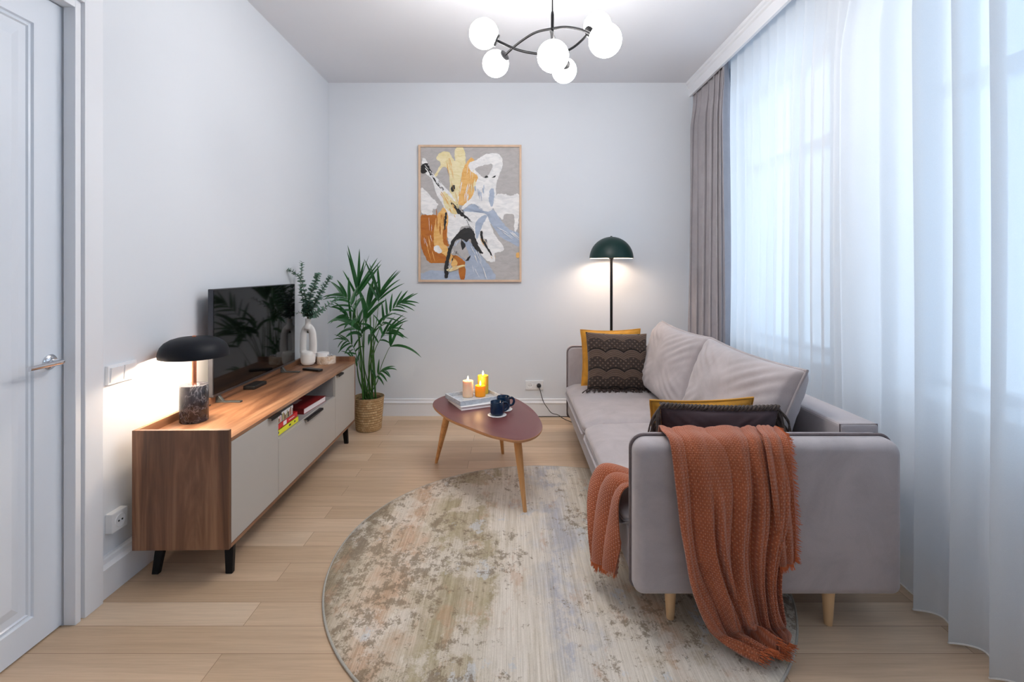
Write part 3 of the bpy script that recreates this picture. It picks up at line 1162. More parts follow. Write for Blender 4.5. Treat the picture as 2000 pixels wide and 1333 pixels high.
inn = [(0.0, zs + 0.088), (0.03, zs + 0.088), (0.068, zs + 0.085), (0.095, zs + 0.077), (0.117, zs + 0.064), (0.132, zs + 0.047), (0.140, zs + 0.029), (0.143, zs + 0.012), (0.1435, zs), (0.146, zs)]
sh = obj('lamp_shade', MB().lathe(prof, (LX, LY, 0), 64, cap=False).lathe(inn, (LX, LY, 0), 64, 1, cap=False), [M_navy, M_shadein], tl, smooth=True)
obj('finial', MB().lathe([(0.009, zs + 0.092), (0.009, zs + 0.096), (0.006, zs + 0.099), (0, zs + 0.099)], (LX, LY, 0), 20), M_copper, sh, smooth=True)
obj('bulb', MB().lathe([(0.0, zs + 0.012), (0.016, zs + 0.020), (0.020, zs + 0.034), (0.014, zs + 0.05), (0.010, zs + 0.07)], (LX, LY, 0), 20), M_bulb, tl, smooth=True)
for k in range(3):
    a = 2 * PI * k / 3 + 0.9
    L = bpy.data.lights.new('table_lamp_light', 'POINT')
    L.energy = TABLE_W / 3
    L.color = (1.0, 0.80, 0.60)
    L.shadow_soft_size = 0.014
    o = bpy.data.objects.new('table_lamp_light', L)
    o.location = (LX + 0.042 * math.cos(a), LY + 0.042 * math.sin(a), zs + 0.030)
    COL.objects.link(o)
tag(obj('lamp_cord', MB().tube(cr([(LX - 0.055, LY + 0.02, Zs + 0.006), (LX - 0.066, LY + 0.05, Zs + 0.006), (LX - 0.073, LY + 0.12, Zs + 0.008), (LX - 0.076, LY + 0.25, Zs + 0.006)], 6), 0.003, 6), M_cable, smooth=True),
    'short black cord behind the marble base of the table lamp', 'cord')

# ------------------------------------------------------------------ vase and eucalyptus
VX, VY = -1.535, 3.70
vz = Zs + 0.0004
va = thing('vase', (VX, VY, vz), 'tall white ceramic vase with a long oval hole through it', 'vase')
m = MB()
# body built as a field of rings: solid foot, two limbs round a slot, shoulder and neck
VR = Matrix.Translation((VX, VY, 0)) @ Matrix.Rotation(math.radians(-8), 4, 'Z')


def ell(cx, cz, a, b, n=24):
    return [VR @ Vector((cx + a * math.cos(2 * PI * k / n), b * math.sin(2 * PI * k / n), cz)) for k in range(n)]


def loft(m, rings, cap0=True, cap1=True):
    n = len(rings[0])
    vs = [p for r in rings for p in r]
    fs = [(i * n + k, i * n + (k + 1) % n, (i + 1) * n + (k + 1) % n, (i + 1) * n + k) for i in range(len(rings) - 1) for k in range(n)]
    if cap0:
        fs.append(tuple(range(n - 1, -1, -1)))
    if cap1:
        fs.append(tuple((len(rings) - 1) * n + k for k in range(n)))
    m.add(vs, fs)


# lower body
loft(m, [ell(0, vz + z, a, b) for z, a, b in ((0, .030, .030), (.006, .042, .040), (.02, .052, .046), (.05, .056, .048), (.08, .057, .046), (.095, .055, .040), (.103, .052, .030), (.106, .046, .015))])
# limbs
lo = [(-0.040, vz + 0.09), (-0.041, vz + 0.15), (-0.039, vz + 0.20), (-0.034, vz + 0.245), (-0.021, vz + 0.274), (0.0, vz + 0.288)]
rings = []
for (cx, cz), a in zip(lo, (.020, .019, .018, .018, .018, .018)):
    rings.append((cx, cz, a))
for sgn in (1, -1):
    pts = cr([VR @ Vector((sgn * cx, 0, cz)) for cx, cz, a in rings], 6)
    m.tube(pts, [lerp(0.0150, 0.0135, i / (len(pts) - 1)) if sgn > 0 else lerp(0.0175, 0.0150, i / (len(pts) - 1)) for i in range(len(pts))], 20, flat=1.7)
loft(m, [ell(0, vz + z, a, b) for z, a, b in ((.268, .030, .024), (.280, .030, .027), (.295, .026, .024), (.308, .021, .021), (.325, .0195, .0195), (.342, .020, .020), (.350, .022, .022))], True, False)
loft(m, [ell(0, vz + z, a, b) for z, a, b in ((.350, .022, .022), (.351, .018, .018), (.330, .015, .015), (.31, .0, .0))], False, False)
o = obj('vase_body', m, M_ceramic, va, smooth=True, angle=3.2)
md = o.modifiers.new('remesh', 'REMESH')
md.mode = 'VOXEL'
md.voxel_size = 0.003
md.use_smooth_shade = True
md = o.modifiers.new('smooth', 'SMOOTH')
md.iterations = 6


def leaf_disc(m, c, d, up, L, W, fold=0.15, n=5):
    """small pointed oval leaf"""
    d = d.normalized()
    s_ = d.cross(up)
    s_ = s_.normalized() if s_.length > 1e-4 else d.orthogonal().normalized()
    nn = s_.cross(d).normalized()
    vs = []
    for i in range(n + 1):
        t = i / n
        wv = W * math.sin(PI * min(1, t * 0.96 + 0.04)) ** 0.8 * 0.5
        c0 = c + d * L * t - nn * L * 0.12 * t * t
        vs += [c0 - s_ * wv + nn * wv * fold * 2, c0, c0 + s_ * wv + nn * wv * fold * 2]
    fs = []
    for i in range(n):
        for k in range(2):
            fs.append((i * 3 + k, i * 3 + k + 1, (i + 1) * 3 + k + 1, (i + 1) * 3 + k))
    m.add(vs, fs)


def eucalyptus(tip, bend, label, dy, leafL=0.028, dens=1.0, narrow=False, seed=1):
    random.seed(seed)
    a = Vector((VX + 0.004 * math.cos(seed), VY + 0.006 * math.sin(seed * 2), vz + 0.24))
    b = Vector((VX + 0.006 * math.cos(seed), VY + 0.004 * math.sin(seed), vz + 0.352))
    tipP = P(tip[0], tip[1], VY + dy)
    bp = P(bend[0], bend[1], VY + dy * 0.5)
    path = cr([a, b, bp, tipP], 14)
    r = thing('eucalyptus_branch', tuple(a), label, 'branch', 'eucalyptus branches in the white vase')
    obj('stem', MB().tube(path, [lerp(0.0024, 0.0007, i / (len(path) - 1)) for i in range(len(path))], 6), M_eucstem, r, smooth=True)
    m = MB()
    start = 15
    k = 0
    i = start
    tot = len(path) - start
    n = int(58 * dens)
    for q in range(n):
        t = q / (n - 1)
        x = start + t * (tot - 1.01)
        i = int(x)
        p = path[i].lerp(path[min(i + 1, len(path) - 1)], x - i)
        T = (path[min(i + 1, len(path) - 1)] - path[max(i - 1, 0)]).normalized()
        ang = q * 1.57 + random.uniform(-0.4, 0.4) + seed
        u = T.orthogonal().normalized()
        w_ = T.cross(u)
        side = u * math.cos(ang) + w_ * math.sin(ang)
        L = leafL * (1.35 - 0.6 * t) * random.uniform(0.8, 1.15)
        d_ = side + T * random.uniform(0.2, 0.7)
        leaf_disc(m, p, d_, T + Vector((0, -0.4, 0.2)), L, L * (0.42 if narrow else 0.85))
    lo_ = obj('foliage', m, M_euc, r, smooth=True)
    return r


eucalyptus((563, 527), (588, 548), 'eucalyptus branch arching farthest left above the television corner', -0.05, 0.030, 1.1, seed=2)
eucalyptus((590, 513), (588, 565), 'eucalyptus branch rising highest and straightest from the vase', 0.04, 0.030, 1.2, seed=3)
eucalyptus((622, 536), (604, 585), 'leafy eucalyptus branch in the middle of the vase bouquet', -0.03, 0.038, 1.3, seed=4)
eucalyptus((646, 540), (620, 583), 'eucalyptus branch leaning right toward the palm', 0.03, 0.036, 1.2, seed=5)
eucalyptus((660, 582), (625, 608), 'narrow-leaved eucalyptus branch spreading lowest to the right', -0.06, 0.034, 0.9, True, seed=6)
eucalyptus((576, 612), (592, 613), 'tiny eucalyptus sprig poking left beside the television edge', -0.08, 0.022, 0.25, True, seed=7)

# carved wooden box with two levels
wb = marble_mat('bleached_wood', rgb(206, 176, 146), rgb(232, 222, 210), rgb(140, 112, 92), 10)
t_ = thing('trinket_box', (-1.43, 3.75, Zs), 'small pale carved log-slice box with a stepped lid beside the white vase', 'box')
m = MB()
c = Vector((-1.425, 3.765, 0))


def lobed(c, rx, ry, n=40, k=0.04, ph=0):
    return [c + Vector((rx * math.cos(2 * PI * i / n) * (1 + k * math.sin(3 * 2 * PI * i / n + ph)), ry * math.sin(2 * PI * i / n) * (1 + k * math.cos(2 * 2 * PI * i / n)), 0)) for i in range(n)]


loft(m, [[p + Vector((0, 0, z)) for p in lobed(c, 0.072 * s, 0.062 * s)] for z, s in ((Zs + 0.0004, 0.97), (Zs + 0.004, 1.0), (Zs + 0.05, 1.0), (Zs + 0.056, 0.97))])
obj('box_body', m, wb, t_, smooth=True)
m = MB()
c2 = c + Vector((-0.028, 0.006, 0))
loft(m, [[p + Vector((0, 0, z)) for p in lobed(c2, 0.045 * s, 0.048 * s, ph=1)] for z, s in ((Zs + 0.055, 1.0), (Zs + 0.080, 1.0), (Zs + 0.084, 0.95))])
obj('lid', m, M_whitebook, t_, smooth=True)
m = MB()
for k in range(5):
    m.lathe([(0.004, 0), (0.006, 0.008), (0.003, 0.014), (0, 0.015)], (c.x + 0.012 + 0.010 * k, c.y - 0.006 + 0.008 * (k % 2), Zs + 0.056), 10)
obj('metal_trim', m, M_chrome, t_, smooth=True)

# ------------------------------------------------------------------ palm
PX, PY = -1.195, 4.10
pt = thing('potted_palm', (PX, PY, 0), 'tall green kentia palm in a woven seagrass basket in the back left corner', 'plant')
m = MB()
m.uv = {}
prof = [(0.095, 0.001), (0.103, 0.006), (0.107, 0.06), (0.113, 0.13), (0.119, 0.20), (0.124, 0.262), (0.127, 0.270), (0.124, 0.276), (0.119, 0.270), (0.116, 0.25)]
nn = 60
for i, (r, z) in enumerate(prof):
    for k in range(nn + 1):
        a = 2 * PI * k / nn
        m.uv[len(m.v)] = (k / nn, i / (len(prof) - 1))
        rr_ = r * (1 + 0.012 * math.sin(a * 27 + i * PI))
        m.v.append(Vector((PX + rr_ * math.cos(a), PY + rr_ * math.sin(a), z)))
for i in range(len(prof) - 1):
    for k in range(nn):
        m.f.append((i * (nn + 1) + k, i * (nn + 1) + k + 1, (i + 1) * (nn + 1) + k + 1, (i + 1) * (nn + 1) + k))
        m.m.append(0)
m.f.append(tuple(range(nn - 1, -1, -1)))
m.m.append(0)
obj('basket', m, M_basket, pt, smooth=True)
obj('soil', MB().lathe([(0.116, 0.235), (0.06, 0.246), (0.0, 0.248)], (PX, PY, 0), 30), M_soil, pt, smooth=True)


def blade(m, p, d, L, W, droop, nrm, n=9):
    """long lanceolate leaflet"""
    d = d.normalized()
    pos = p.copy()
    vs = []
    for i in range(n + 1):
        t = i / n
        wv = W * 0.5 * (min(1, t * 5 + 0.25)) * (1 - t ** 2.2) ** 0.8 + 0.0004
        s_ = d.cross(nrm)
        s_ = s_.normalized() if s_.length > 1e-4 else d.orthogonal()
        up = s_.cross(d).normalized()
        vs += [pos - s_ * wv + up * wv * 0.35, pos.copy(), pos + s_ * wv + up * wv * 0.35]
        d = (d + Vector((0, 0, -1)) * droop / n).normalized()
        pos = pos + d * L / n
    fs = []
    for i in range(n):
        for k in range(2):
            fs.append((i * 3 + k, i * 3 + k + 1, (i + 1) * 3 + k + 1, (i + 1) * 3 + k))
    m.add(vs, fs)


def frond(path, dys, n, L, W, a0, a1, droop, t0, seed, lean=0.0):
    """path px points from the soil; dys depth offset from PY; leaflets from fraction t0 on"""
    random.seed(seed)
    pts = [Vector((PX + random.uniform(-0.05, 0.05), PY + random.uniform(-0.045, 0.045), 0.236))]
    for (x, y), dy in zip(path, dys):
        pts.append(P(x, y, PY + dy))
    path_ = cr(pts, 12)
    N = len(path_)
    m = MB()
    m.tube(path_, [lerp(0.0055, 0.0012, (i / (N - 1)) ** 0.8) for i in range(N)], 7, 1)
    for q in range(n):
        t = lerp(t0, 1.0, (q + 0.5) / n)
        x = t * (N - 1)
        i = min(int(x), N - 2)
        p = path_[i].lerp(path_[i + 1], x - i)
        T = (path_[i + 1] - path_[max(i - 1, 0)]).normalized()
        s_ = 1 if q % 2 else -1
        view = Vector((-p.x, -p.y, 0.5)).normalized()
        nrm = (view * 0.75 + Vector((0, 0, 0.6)) + Vector((random.uniform(-.5, .5), random.uniform(-.4, .4), 0))).normalized()
        side = T.cross(nrm).normalized() * s_
        f = (q + 0.5) / n
        ang = math.radians(lerp(a0, a1, f) + random.uniform(-6, 6))
        d = T * math.cos(ang) + side * math.sin(ang) + nrm * random.uniform(-0.12, 0.22)
        ll = L * (0.62 + 0.55 * math.sin(PI * (0.15 + 0.75 * f))) * random.uniform(0.85, 1.1)
        blade(m, p, d, ll, W * random.uniform(0.8, 1.1), droop * random.uniform(0.6, 1.3), nrm)
    return obj('frond', m, [M_palm, M_palmstem], pt, smooth=True, angle=3.2)


# each frond follows one seen in the photo
frond([(707, 700), (699, 625), (696, 588), (700, 560)], (0.0, 0.0, 0.0, 0.0), 10, 0.31, 0.026, 34, 10, 0.15, 0.80, 11)
frond([(722, 700), (735, 630), (739, 596), (742, 572)], (0.05, 0.1, 0.1, 0.1), 11, 0.27, 0.022, 38, 14, 0.35, 0.80, 12)
frond([(722, 720), (738, 650), (765, 606), (792, 588)], (-0.03, -0.08, -0.12, -0.14), 17, 0.145, 0.022, 58, 18, 0.45, 0.55, 13)
frond([(705, 700), (698, 632), (684, 592), (668, 574)], (-0.03, -0.1, -0.14, -0.16), 12, 0.17, 0.030, 50, 18, 0.8, 0.6, 14)
frond([(703, 720), (700, 660), (690, 630), (674, 614)], (0.0, -0.06, -0.1, -0.15), 10, 0.18, 0.024, 48, 18, 0.9, 0.6, 15)
frond([(700, 740), (696, 695), (686, 672), (670, 664)], (0.02, -0.04, -0.1, -0.16), 12, 0.12, 0.017, 55, 22, 0.8, 0.5, 16)
frond([(722, 730), (734, 680), (752, 652), (768, 642)], (-0.03, -0.08, -0.12, -0.15), 12, 0.17, 0.021, 50, 18, 0.45, 0.55, 17)
frond([(735, 750), (745, 715), (758, 684), (763, 677)], (0.0, -0.04, -0.08, -0.08), 3, 0.24, 0.026, 30, 50, 0.9, 0.95, 18)
frond([(724, 770), (733, 742), (742, 728), (752, 724)], (-0.05, -0.10, -0.14, -0.16), 8, 0.12, 0.019, 60, 25, 0.9, 0.5, 19)
frond([(712, 720), (712, 655), (717, 615), (722, 590)], (0.06, 0.10, 0.12, 0.14), 7, 0.24, 0.042, 24, 8, 0.5, 0.6, 20)
frond([(712, 730), (708, 675), (705, 645), (698, 626)], (-0.06, -0.14, -0.2, -0.26), 7, 0.20, 0.040, 38, 20, 1.3, 0.6, 21)
frond([(720, 730), (724, 675), (729, 650), (740, 634)], (-0.06, -0.12, -0.18, -0.24), 7, 0.19, 0.036, 40, 20, 1.1, 0.6, 22)
frond([(704, 750), (697, 715), (690, 702), (684, 700)], (0.0, -0.06, -0.1, -0.12), 8, 0.11, 0.016, 55, 25, 0.9, 0.45, 24)
random.seed(31)
m = MB()
for k in range(7):
    a = random.uniform(0, 6.28)
    p0 = Vector((PX + 0.06 * math.cos(a), PY + 0.05 * math.sin(a), 0.236))
    p1 = p0 + Vector((random.uniform(-0.05, 0.06), random.uniform(-0.04, 0.04), random.uniform(0.4, 0.72)))
    m.tube(cr([p0, p0.lerp(p1, 0.5) + Vector((random.uniform(-.01, .01), 0, 0)), p1], 6), [lerp(0.008, 0.003, i / 12) for i in range(13)], 8)
obj('cane_stems', m, M_palmstem, pt, smooth=True)

# ------------------------------------------------------------------ painting
fx0, fx1, fz0, fz1 = (817 - 1000) / F * 4.45, (1018.5 - 1000) / F * 4.45, HC - (551 - 527) / F * 4.45, HC - (283 - 527) / F * 4.45
pa = thing('framed_painting', ((fx0 + fx1) / 2, YB, fz0), 'abstract painting in grey, white, ochre and black in a thin pale wood frame', 'painting')
m = MB()
fw, fy0, fy1 = 0.019, 4.448, YB - 0.001
m.box(fx0, fx1, fy0, fy1, fz0, fz0 + fw)
m.box(fx0, fx1, fy0, fy1, fz1 - fw, fz1)
m.box(fx0, fx0 + fw, fy0, fy1, fz0 + fw, fz1 - fw)
m.box(fx1 - fw, fx1, fy0, fy1, fz0 + fw, fz1 - fw)
obj('picture_frame', m, M_pframe, pa, bevel=0.0012)
cx0, cx1, cz0, cz1 = fx0 + fw, fx1 - fw, fz0 + fw, fz1 - fw


def paint_mat(name, c, c2=None, amt=0.5, rough=0.6):
    t = NT(name)
    n = t.noise(t.coord('Object', (9, 9, 22), rot=(0, 0.5, 0)), 1.2, 6, 0.65, 1.0)
    c2 = c2 or tuple(q * 0.8 for q in c[:3]) + (1,)
    t.bump(t.noise(t.coord('Object', (30, 30, 90), rot=(0, 0.6, 0)), 1, 4), 0.3, 0.003)
    return t.set(t.ramp(n, [(0.35, c2), (0.6, c)]), rough)


PM = {
    'bg': paint_mat('paint_grey', rgb(186, 182, 180), rgb(172, 168, 166)),
    'white': paint_mat('paint_white', rgb(246, 244, 242), rgb(222, 222, 222)),
    'cream': paint_mat('paint_cream', rgb(240, 228, 188), rgb(226, 210, 150)),
    'gold': paint_mat('paint_ochre', rgb(226, 170, 88), rgb(240, 196, 126)),
    'orange': paint_mat('paint_sienna', rgb(188, 112, 32), rgb(170, 94, 24)),
    'blue': paint_mat('paint_blue_grey', rgb(176, 188, 206), rgb(160, 172, 192)),
    'black': paint_mat('paint_black', rgb(22, 22, 24), rgb(40, 38, 38)),
}
PK = list(PM)
m = MB()
m.box(cx0, cx1, 4.462, YB - 0.002, cz0, cz1, 0)
layer = [0]


def zx(x, y):
    return (cx0 + (x - 98) / (980 - 98) * (cx1 - cx0), cz1 - (y - 80) / (1265 - 80) * (cz1 - cz0))


def stroke(kind, pts, jag=5, smooth=True, seed=0):
    random.seed(seed + len(pts))
    layer[0] += 1
    y = 4.462 - 0.00022 * min(layer[0], 36) - 0.00002 * layer[0]
    P3 = [Vector((x, yy, 0)) for x, yy in pts]
    q = cr(P3, 7, True) if smooth else P3
    q2 = []
    for p in q:
        n_ = noise.noise(Vector((p.x * 0.06, p.y * 0.06, seed + layer[0]))) * jag * 1.6
        x = min(979, max(99, p.x + n_))
        yy = min(1264, max(81, p.y + noise.noise(Vector((p.y * 0.06, p.x * 0.06, 9 + seed))) * jag * 1.6))
        q2.append((x, yy))
    vs = []
    for x, yy in q2:
        X, Z = zx(x, yy)
        vs.append(Vector((X, y, Z)))
    tris = tessellate_polygon([vs])
    m.add(vs, [tuple(t) for t in tris], PK.index(kind))


stroke('blue', [(99, 1130), (180, 1115), (330, 1120), (480, 1130), (600, 1200), (560, 1264), (99, 1264)])
stroke('bg', [(99, 1010), (300, 1120), (560, 1140), (420, 1190), (200, 1180), (99, 1200)])
stroke('blue', [(560, 945), (640, 1050), (720, 1150), (760, 1264), (520, 1264), (470, 1100), (420, 1000), (400, 940), (480, 900)])
stroke('blue', [(440, 760), (470, 660), (560, 590), (680, 600), (760, 650), (820, 740), (900, 820), (979, 850), (979, 965), (900, 930), (810, 880), (730, 770), (660, 700), (590, 670), (520, 720), (470, 790)])
stroke('cream', [(240, 180), (280, 125), (350, 125), (385, 180), (405, 200), (400, 130), (420, 82), (475, 82), (495, 150), (500, 240), (470, 300), (450, 440), (445, 600), (420, 640), (380, 560), (360, 480), (350, 300), (300, 260), (230, 350), (215, 340), (275, 230)])
stroke('gold', [(500, 230), (540, 180), (570, 185), (600, 250), (610, 340), (585, 450), (555, 540), (500, 590), (450, 600), (435, 540), (455, 400), (470, 300)])
stroke('white', [(530, 230), (600, 190), (680, 145), (780, 135), (825, 180), (828, 250), (800, 330), (770, 440), (770, 560), (735, 640), (660, 650), (590, 600), (540, 590), (470, 640), (480, 600), (560, 520), (590, 400), (610, 340), (545, 290)])
stroke('bg', [(585, 275), (650, 245), (735, 232), (735, 270), (700, 330), (660, 350), (620, 320)])
stroke('blue', [(715, 470), (750, 450), (755, 540), (735, 610), (710, 560)])
stroke('white', [(775, 505), (850, 500), (900, 515), (978, 505), (978, 690), (960, 820), (935, 820), (930, 690), (850, 680), (830, 730), (780, 680), (745, 600)])
stroke('white', [(99, 450), (150, 475), (200, 530), (250, 580), (240, 620), (205, 640), (200, 685), (140, 680), (99, 640)])
stroke('orange', [(99, 705), (160, 688), (240, 690), (250, 760), (230, 900), (240, 1000), (340, 1040), (420, 1050), (495, 1110), (460, 1150), (380, 1120), (300, 1115), (180, 1110), (130, 1040), (99, 930)])
stroke('orange', [(440, 1150), (495, 1150), (490, 1258), (455, 1258)])
stroke('gold', [(300, 620), (350, 600), (360, 680), (350, 720), (345, 840), (330, 960), (390, 1060), (430, 1120), (380, 1150), (330, 1060), (230, 980), (215, 870), (235, 720)])
stroke('orange', [(310, 800), (335, 790), (330, 880), (350, 960), (310, 950), (295, 870)])
stroke('white', [(215, 970), (260, 960), (290, 1020), (240, 1025)])
stroke('white', [(115, 180), (145, 190), (190, 290), (300, 420), (400, 540), (430, 640), (560, 660), (680, 680), (720, 760), (760, 860), (840, 970), (830, 1010), (760, 1030), (760, 1100), (690, 1095), (640, 1040), (600, 940), (560, 800), (470, 790), (430, 850), (370, 950), (335, 860), (345, 700), (300, 600), (240, 500), (200, 370), (150, 320), (115, 240)])
stroke('cream', [(300, 480), (360, 520), (430, 600), (440, 660), (400, 680), (340, 640), (310, 600)])
stroke('blue', [(585, 790), (600, 740), (660, 690), (690, 700), (650, 780), (620, 860), (600, 900)])
stroke('black', [(105, 250), (150, 225), (190, 290), (200, 330), (160, 310), (125, 310), (105, 300)], jag=10)
stroke('black', [(200, 335), (230, 370), (300, 460), (280, 455), (225, 385)])
stroke('black', [(370, 570), (430, 625), (490, 680), (545, 735), (520, 725), (450, 690), (420, 660)], jag=7)
stroke('black', [(315, 690), (335, 665), (330, 720), (315, 820), (305, 790)], jag=6)
stroke('black', [(315, 1245), (312, 1150), (335, 1040), (370, 930), (430, 850), (490, 805), (555, 815), (585, 870), (610, 950), (655, 1030), (620, 1020), (570, 970), (540, 900), (510, 930), (470, 900), (420, 910), (385, 970), (360, 1060), (345, 1160), (340, 1240)], jag=6)
stroke('bg', [(440, 930), (470, 905), (500, 960), (530, 1040), (510, 1090), (440, 1040), (400, 990)])
stroke('black', [(460, 900), (485, 930), (500, 965), (465, 995)], jag=6)
stroke('black', [(500, 1095), (540, 1050), (530, 1085)], jag=4)
stroke('black', [(630, 840), (650, 830), (660, 900), (720, 1010), (735, 1050), (650, 930)], jag=5)
stroke('black', [(665, 350), (690, 335), (700, 350), (680, 355)], jag=3)
stroke('black', [(735, 350), (770, 335), (760, 352)], jag=3)
stroke('black', [(370, 460), (385, 420), (410, 440), (385, 480)], jag=4)
stroke('cream', [(335, 1170), (480, 1130), (490, 1145), (370, 1190)], jag=4)
stroke('gold', [(950, 1035), (975, 1020), (978, 1060), (960, 1070)], jag=4)


def streaks(kind, a, b, n, spread, L, w_, seed):
    """thin dragged bristle marks along a line a-b (painting coordinates)"""
    rnd = random.Random(seed)
    a, b = Vector(a), Vector(b)
    d = (b - a).normalized()
    q = Vector((-d.y, d.x))
    for k in range(n):
        c = a.lerp(b, rnd.random()) + q * rnd.uniform(-spread, spread)
        l_ = L * rnd.uniform(0.4, 1.2)
        ww = w_ * rnd.uniform(0.4, 1.2)
        dd = (d + q * rnd.uniform(-0.15, 0.15)).normalized()
        qq = Vector((-dd.y, dd.x))
        p = [c - dd * l_ / 2, c - dd * l_ * 0.2 + qq * ww, c + dd * l_ * 0.25 + qq * ww * 0.7, c + dd * l_ / 2, c + dd * l_ * 0.2 - qq * ww * 0.6, c - dd * l_ * 0.3 - qq * ww]
        stroke(kind, [(v_.x, v_.y) for v_ in p], jag=2, seed=seed)
    random.seed(seed)


streaks('gold', (300, 500), (420, 690), 12, 26, 60, 4, 1)
streaks('white', (140, 260), (290, 440), 10, 10, 70, 4, 2)
streaks('black', (180, 290), (300, 450), 9, 10, 36, 2.5, 3)
streaks('black', (400, 590), (550, 740), 14, 16, 30, 2.5, 4)
streaks('white', (500, 260), (470, 560), 10, 50, 110, 4, 5)
streaks('cream', (590, 260), (560, 500), 8, 26, 90, 4, 6)
streaks('gold', (340, 200), (400, 560), 8, 30, 120, 3, 7)
streaks('blue', (620, 400), (640, 600), 7, 40, 90, 5, 8)
streaks('white', (160, 760), (200, 1060), 5, 60, 130, 2, 9)
streaks('gold', (130, 740), (200, 1080), 8, 50, 150, 3, 10)
streaks('orange', (270, 680), (290, 960), 8, 30, 100, 4, 11)
streaks('black', (330, 1230), (480, 850), 10, 16, 60, 3, 12)
streaks('white', (345, 1180), (430, 880), 8, 12, 50, 2.5, 13)
streaks('black', (640, 860), (730, 1040), 9, 22, 50, 2.5, 14)
streaks('gold', (660, 900), (740, 1080), 6, 30, 40, 2.5, 15)
streaks('white', (560, 1000), (650, 1230), 9, 60, 110, 4, 16)
streaks('white', (800, 800), (960, 900), 6, 30, 110, 4, 17)
streaks('blue', (560, 620), (700, 690), 6, 30, 90, 5, 18)
streaks('black', (500, 690), (560, 800), 9, 26, 22, 2.5, 19)
streaks('gold', (350, 1180), (480, 1140), 7, 14, 70, 2.5, 20)
obj('canvas', m, [PM[k] for k in PK], pa)

# ------------------------------------------------------------------ floor lamp
FX, FY = 0.856, 4.235
fl = thing('floor_lamp', (FX, FY, 0), 'lit floor lamp with dark green dome shade and slim black pole behind the sofa arm', 'lamp')
obj('base', MB().lathe([(0.0, 0.0005), (0.118, 0.0005), (0.12, 0.004), (0.12, 0.018), (0.116, 0.022), (0.0, 0.022)], (FX, FY, 0), 48), M_black, fl, smooth=True)
fz = HC + 22 / F * FY
obj('pole', MB().lathe([(0.0115, 0.02), (0.0115, fz + 0.02), (0, fz + 0.02)], (FX, FY, 0), 20), M_black, fl, smooth=True)
rs = 0.186
m = MB()
m.lathe([(rs * math.cos(a), fz + rs * math.sin(a)) for a in [PI / 2 * k / 18 for k in range(18)]] + [(0.0, fz + rs)], (FX, FY, 0), 64, cap=False)
ri = rs - 0.003
m.lathe([(rs, fz)] + [(ri * math.cos(a), fz + ri * math.sin(a)) for a in [PI / 2 * k / 18 for k in range(18)]] + [(0.0, fz + ri)], (FX, FY, 0), 64, 1, cap=False)
sh = obj('lamp_shade', m, [M_green, M_shadein], fl, smooth=True)
obj('finial', MB().lathe([(0.010, fz + rs - 0.001), (0.008, fz + rs + 0.006), (0, fz + rs + 0.007)], (FX, FY, 0), 16), M_green, sh, smooth=True)
obj('bulb_holder', MB().lathe([(0.0, fz - 0.012), (0.012, fz - 0.010), (0.022, fz + 0.0), (0.022, fz + 0.05), (0.0, fz + 0.055)], (FX, FY, 0), 24), M_black, fl, smooth=True)
obj('bulb', MB().lathe([(0.018, fz + 0.055), (0.03, fz + 0.08), (0.03, fz + 0.10), (0.018, fz + 0.122), (0, fz + 0.128)], (FX, FY, 0), 24), M_bulb, fl, smooth=True)
for k in range(2):
    L = bpy.data.lights.new('floor_lamp_light', 'POINT')
    L.energy = FLOOR_W / 2
    L.color = (1.0, 0.78, 0.60)
    L.shadow_soft_size = 0.045
    o = bpy.data.objects.new('floor_lamp_light', L)
    o.location = (FX + (0.052 if k else -0.052), FY + 0.01, fz + 0.095)
    COL.objects.link(o)

# ------------------------------------------------------------------ chandelier
ch = thing('chandelier', (0.2016, 2.45, 2.40), 'black ceiling chandelier with three curved arms and six lit white glass globes', 'chandelier')
RXc, RYc = 0.2016, 2.45
m = MB().lathe([(0.0, 2.385), (0.008, 2.385), (0.008, 2.60), (0.006, 2.615), (0.0035, 2.62), (0.0035, 3.0)], (RXc, RYc, 0), 16)
obj('rod', m, M_black, ch, smooth=True)
obj('ceiling_canopy', MB().lathe([(0.0, 2.995), (0.012, 2.996), (0.055, 3.012), (0.06, HCEIL - 0.0005), (0.0, HCEIL - 0.0005)], (RXc, RYc, 0), 32), M_black, ch, smooth=True)
GR = 0.070
GL = {'A': P(945, 66, 2.37), 'B': P(968, 124.5, 2.64), 'C': P(1080, 110, 2.19), 'D': P(1102, 138, 2.82), 'E': P(1167, 51, 2.53), 'F': P(1182, 79, 2.10)}
arms = [
    ('A', 'E', [P(974, 81, 2.38), P(1010, 97, 2.41), P(1045, 104.5, 2.44), Vector((RXc, RYc, HC + 421 / F * 2.45)), P(1112, 97, 2.47), P(1135, 80, 2.48), P(1151, 62, 2.50)]),
    ('B', 'F', [P(986, 108, 2.60), P(1012, 85, 2.57), P(1045, 64, 2.52), Vector((RXc, RYc, HC + 471 / F * 2.45)), P(1105, 53, 2.36), P(1135, 58, 2.27), P(1155, 67, 2.20)]),
    ('C', 'D', [P(1079, 80, 2.24), P(1077, 64, 2.32), P(1076, 62, 2.40), Vector((RXc, RYc, HC + 462 / F * 2.45)), P(1085, 82, 2.56), P(1096, 108, 2.66), P(1104, 124, 2.74)]),
]
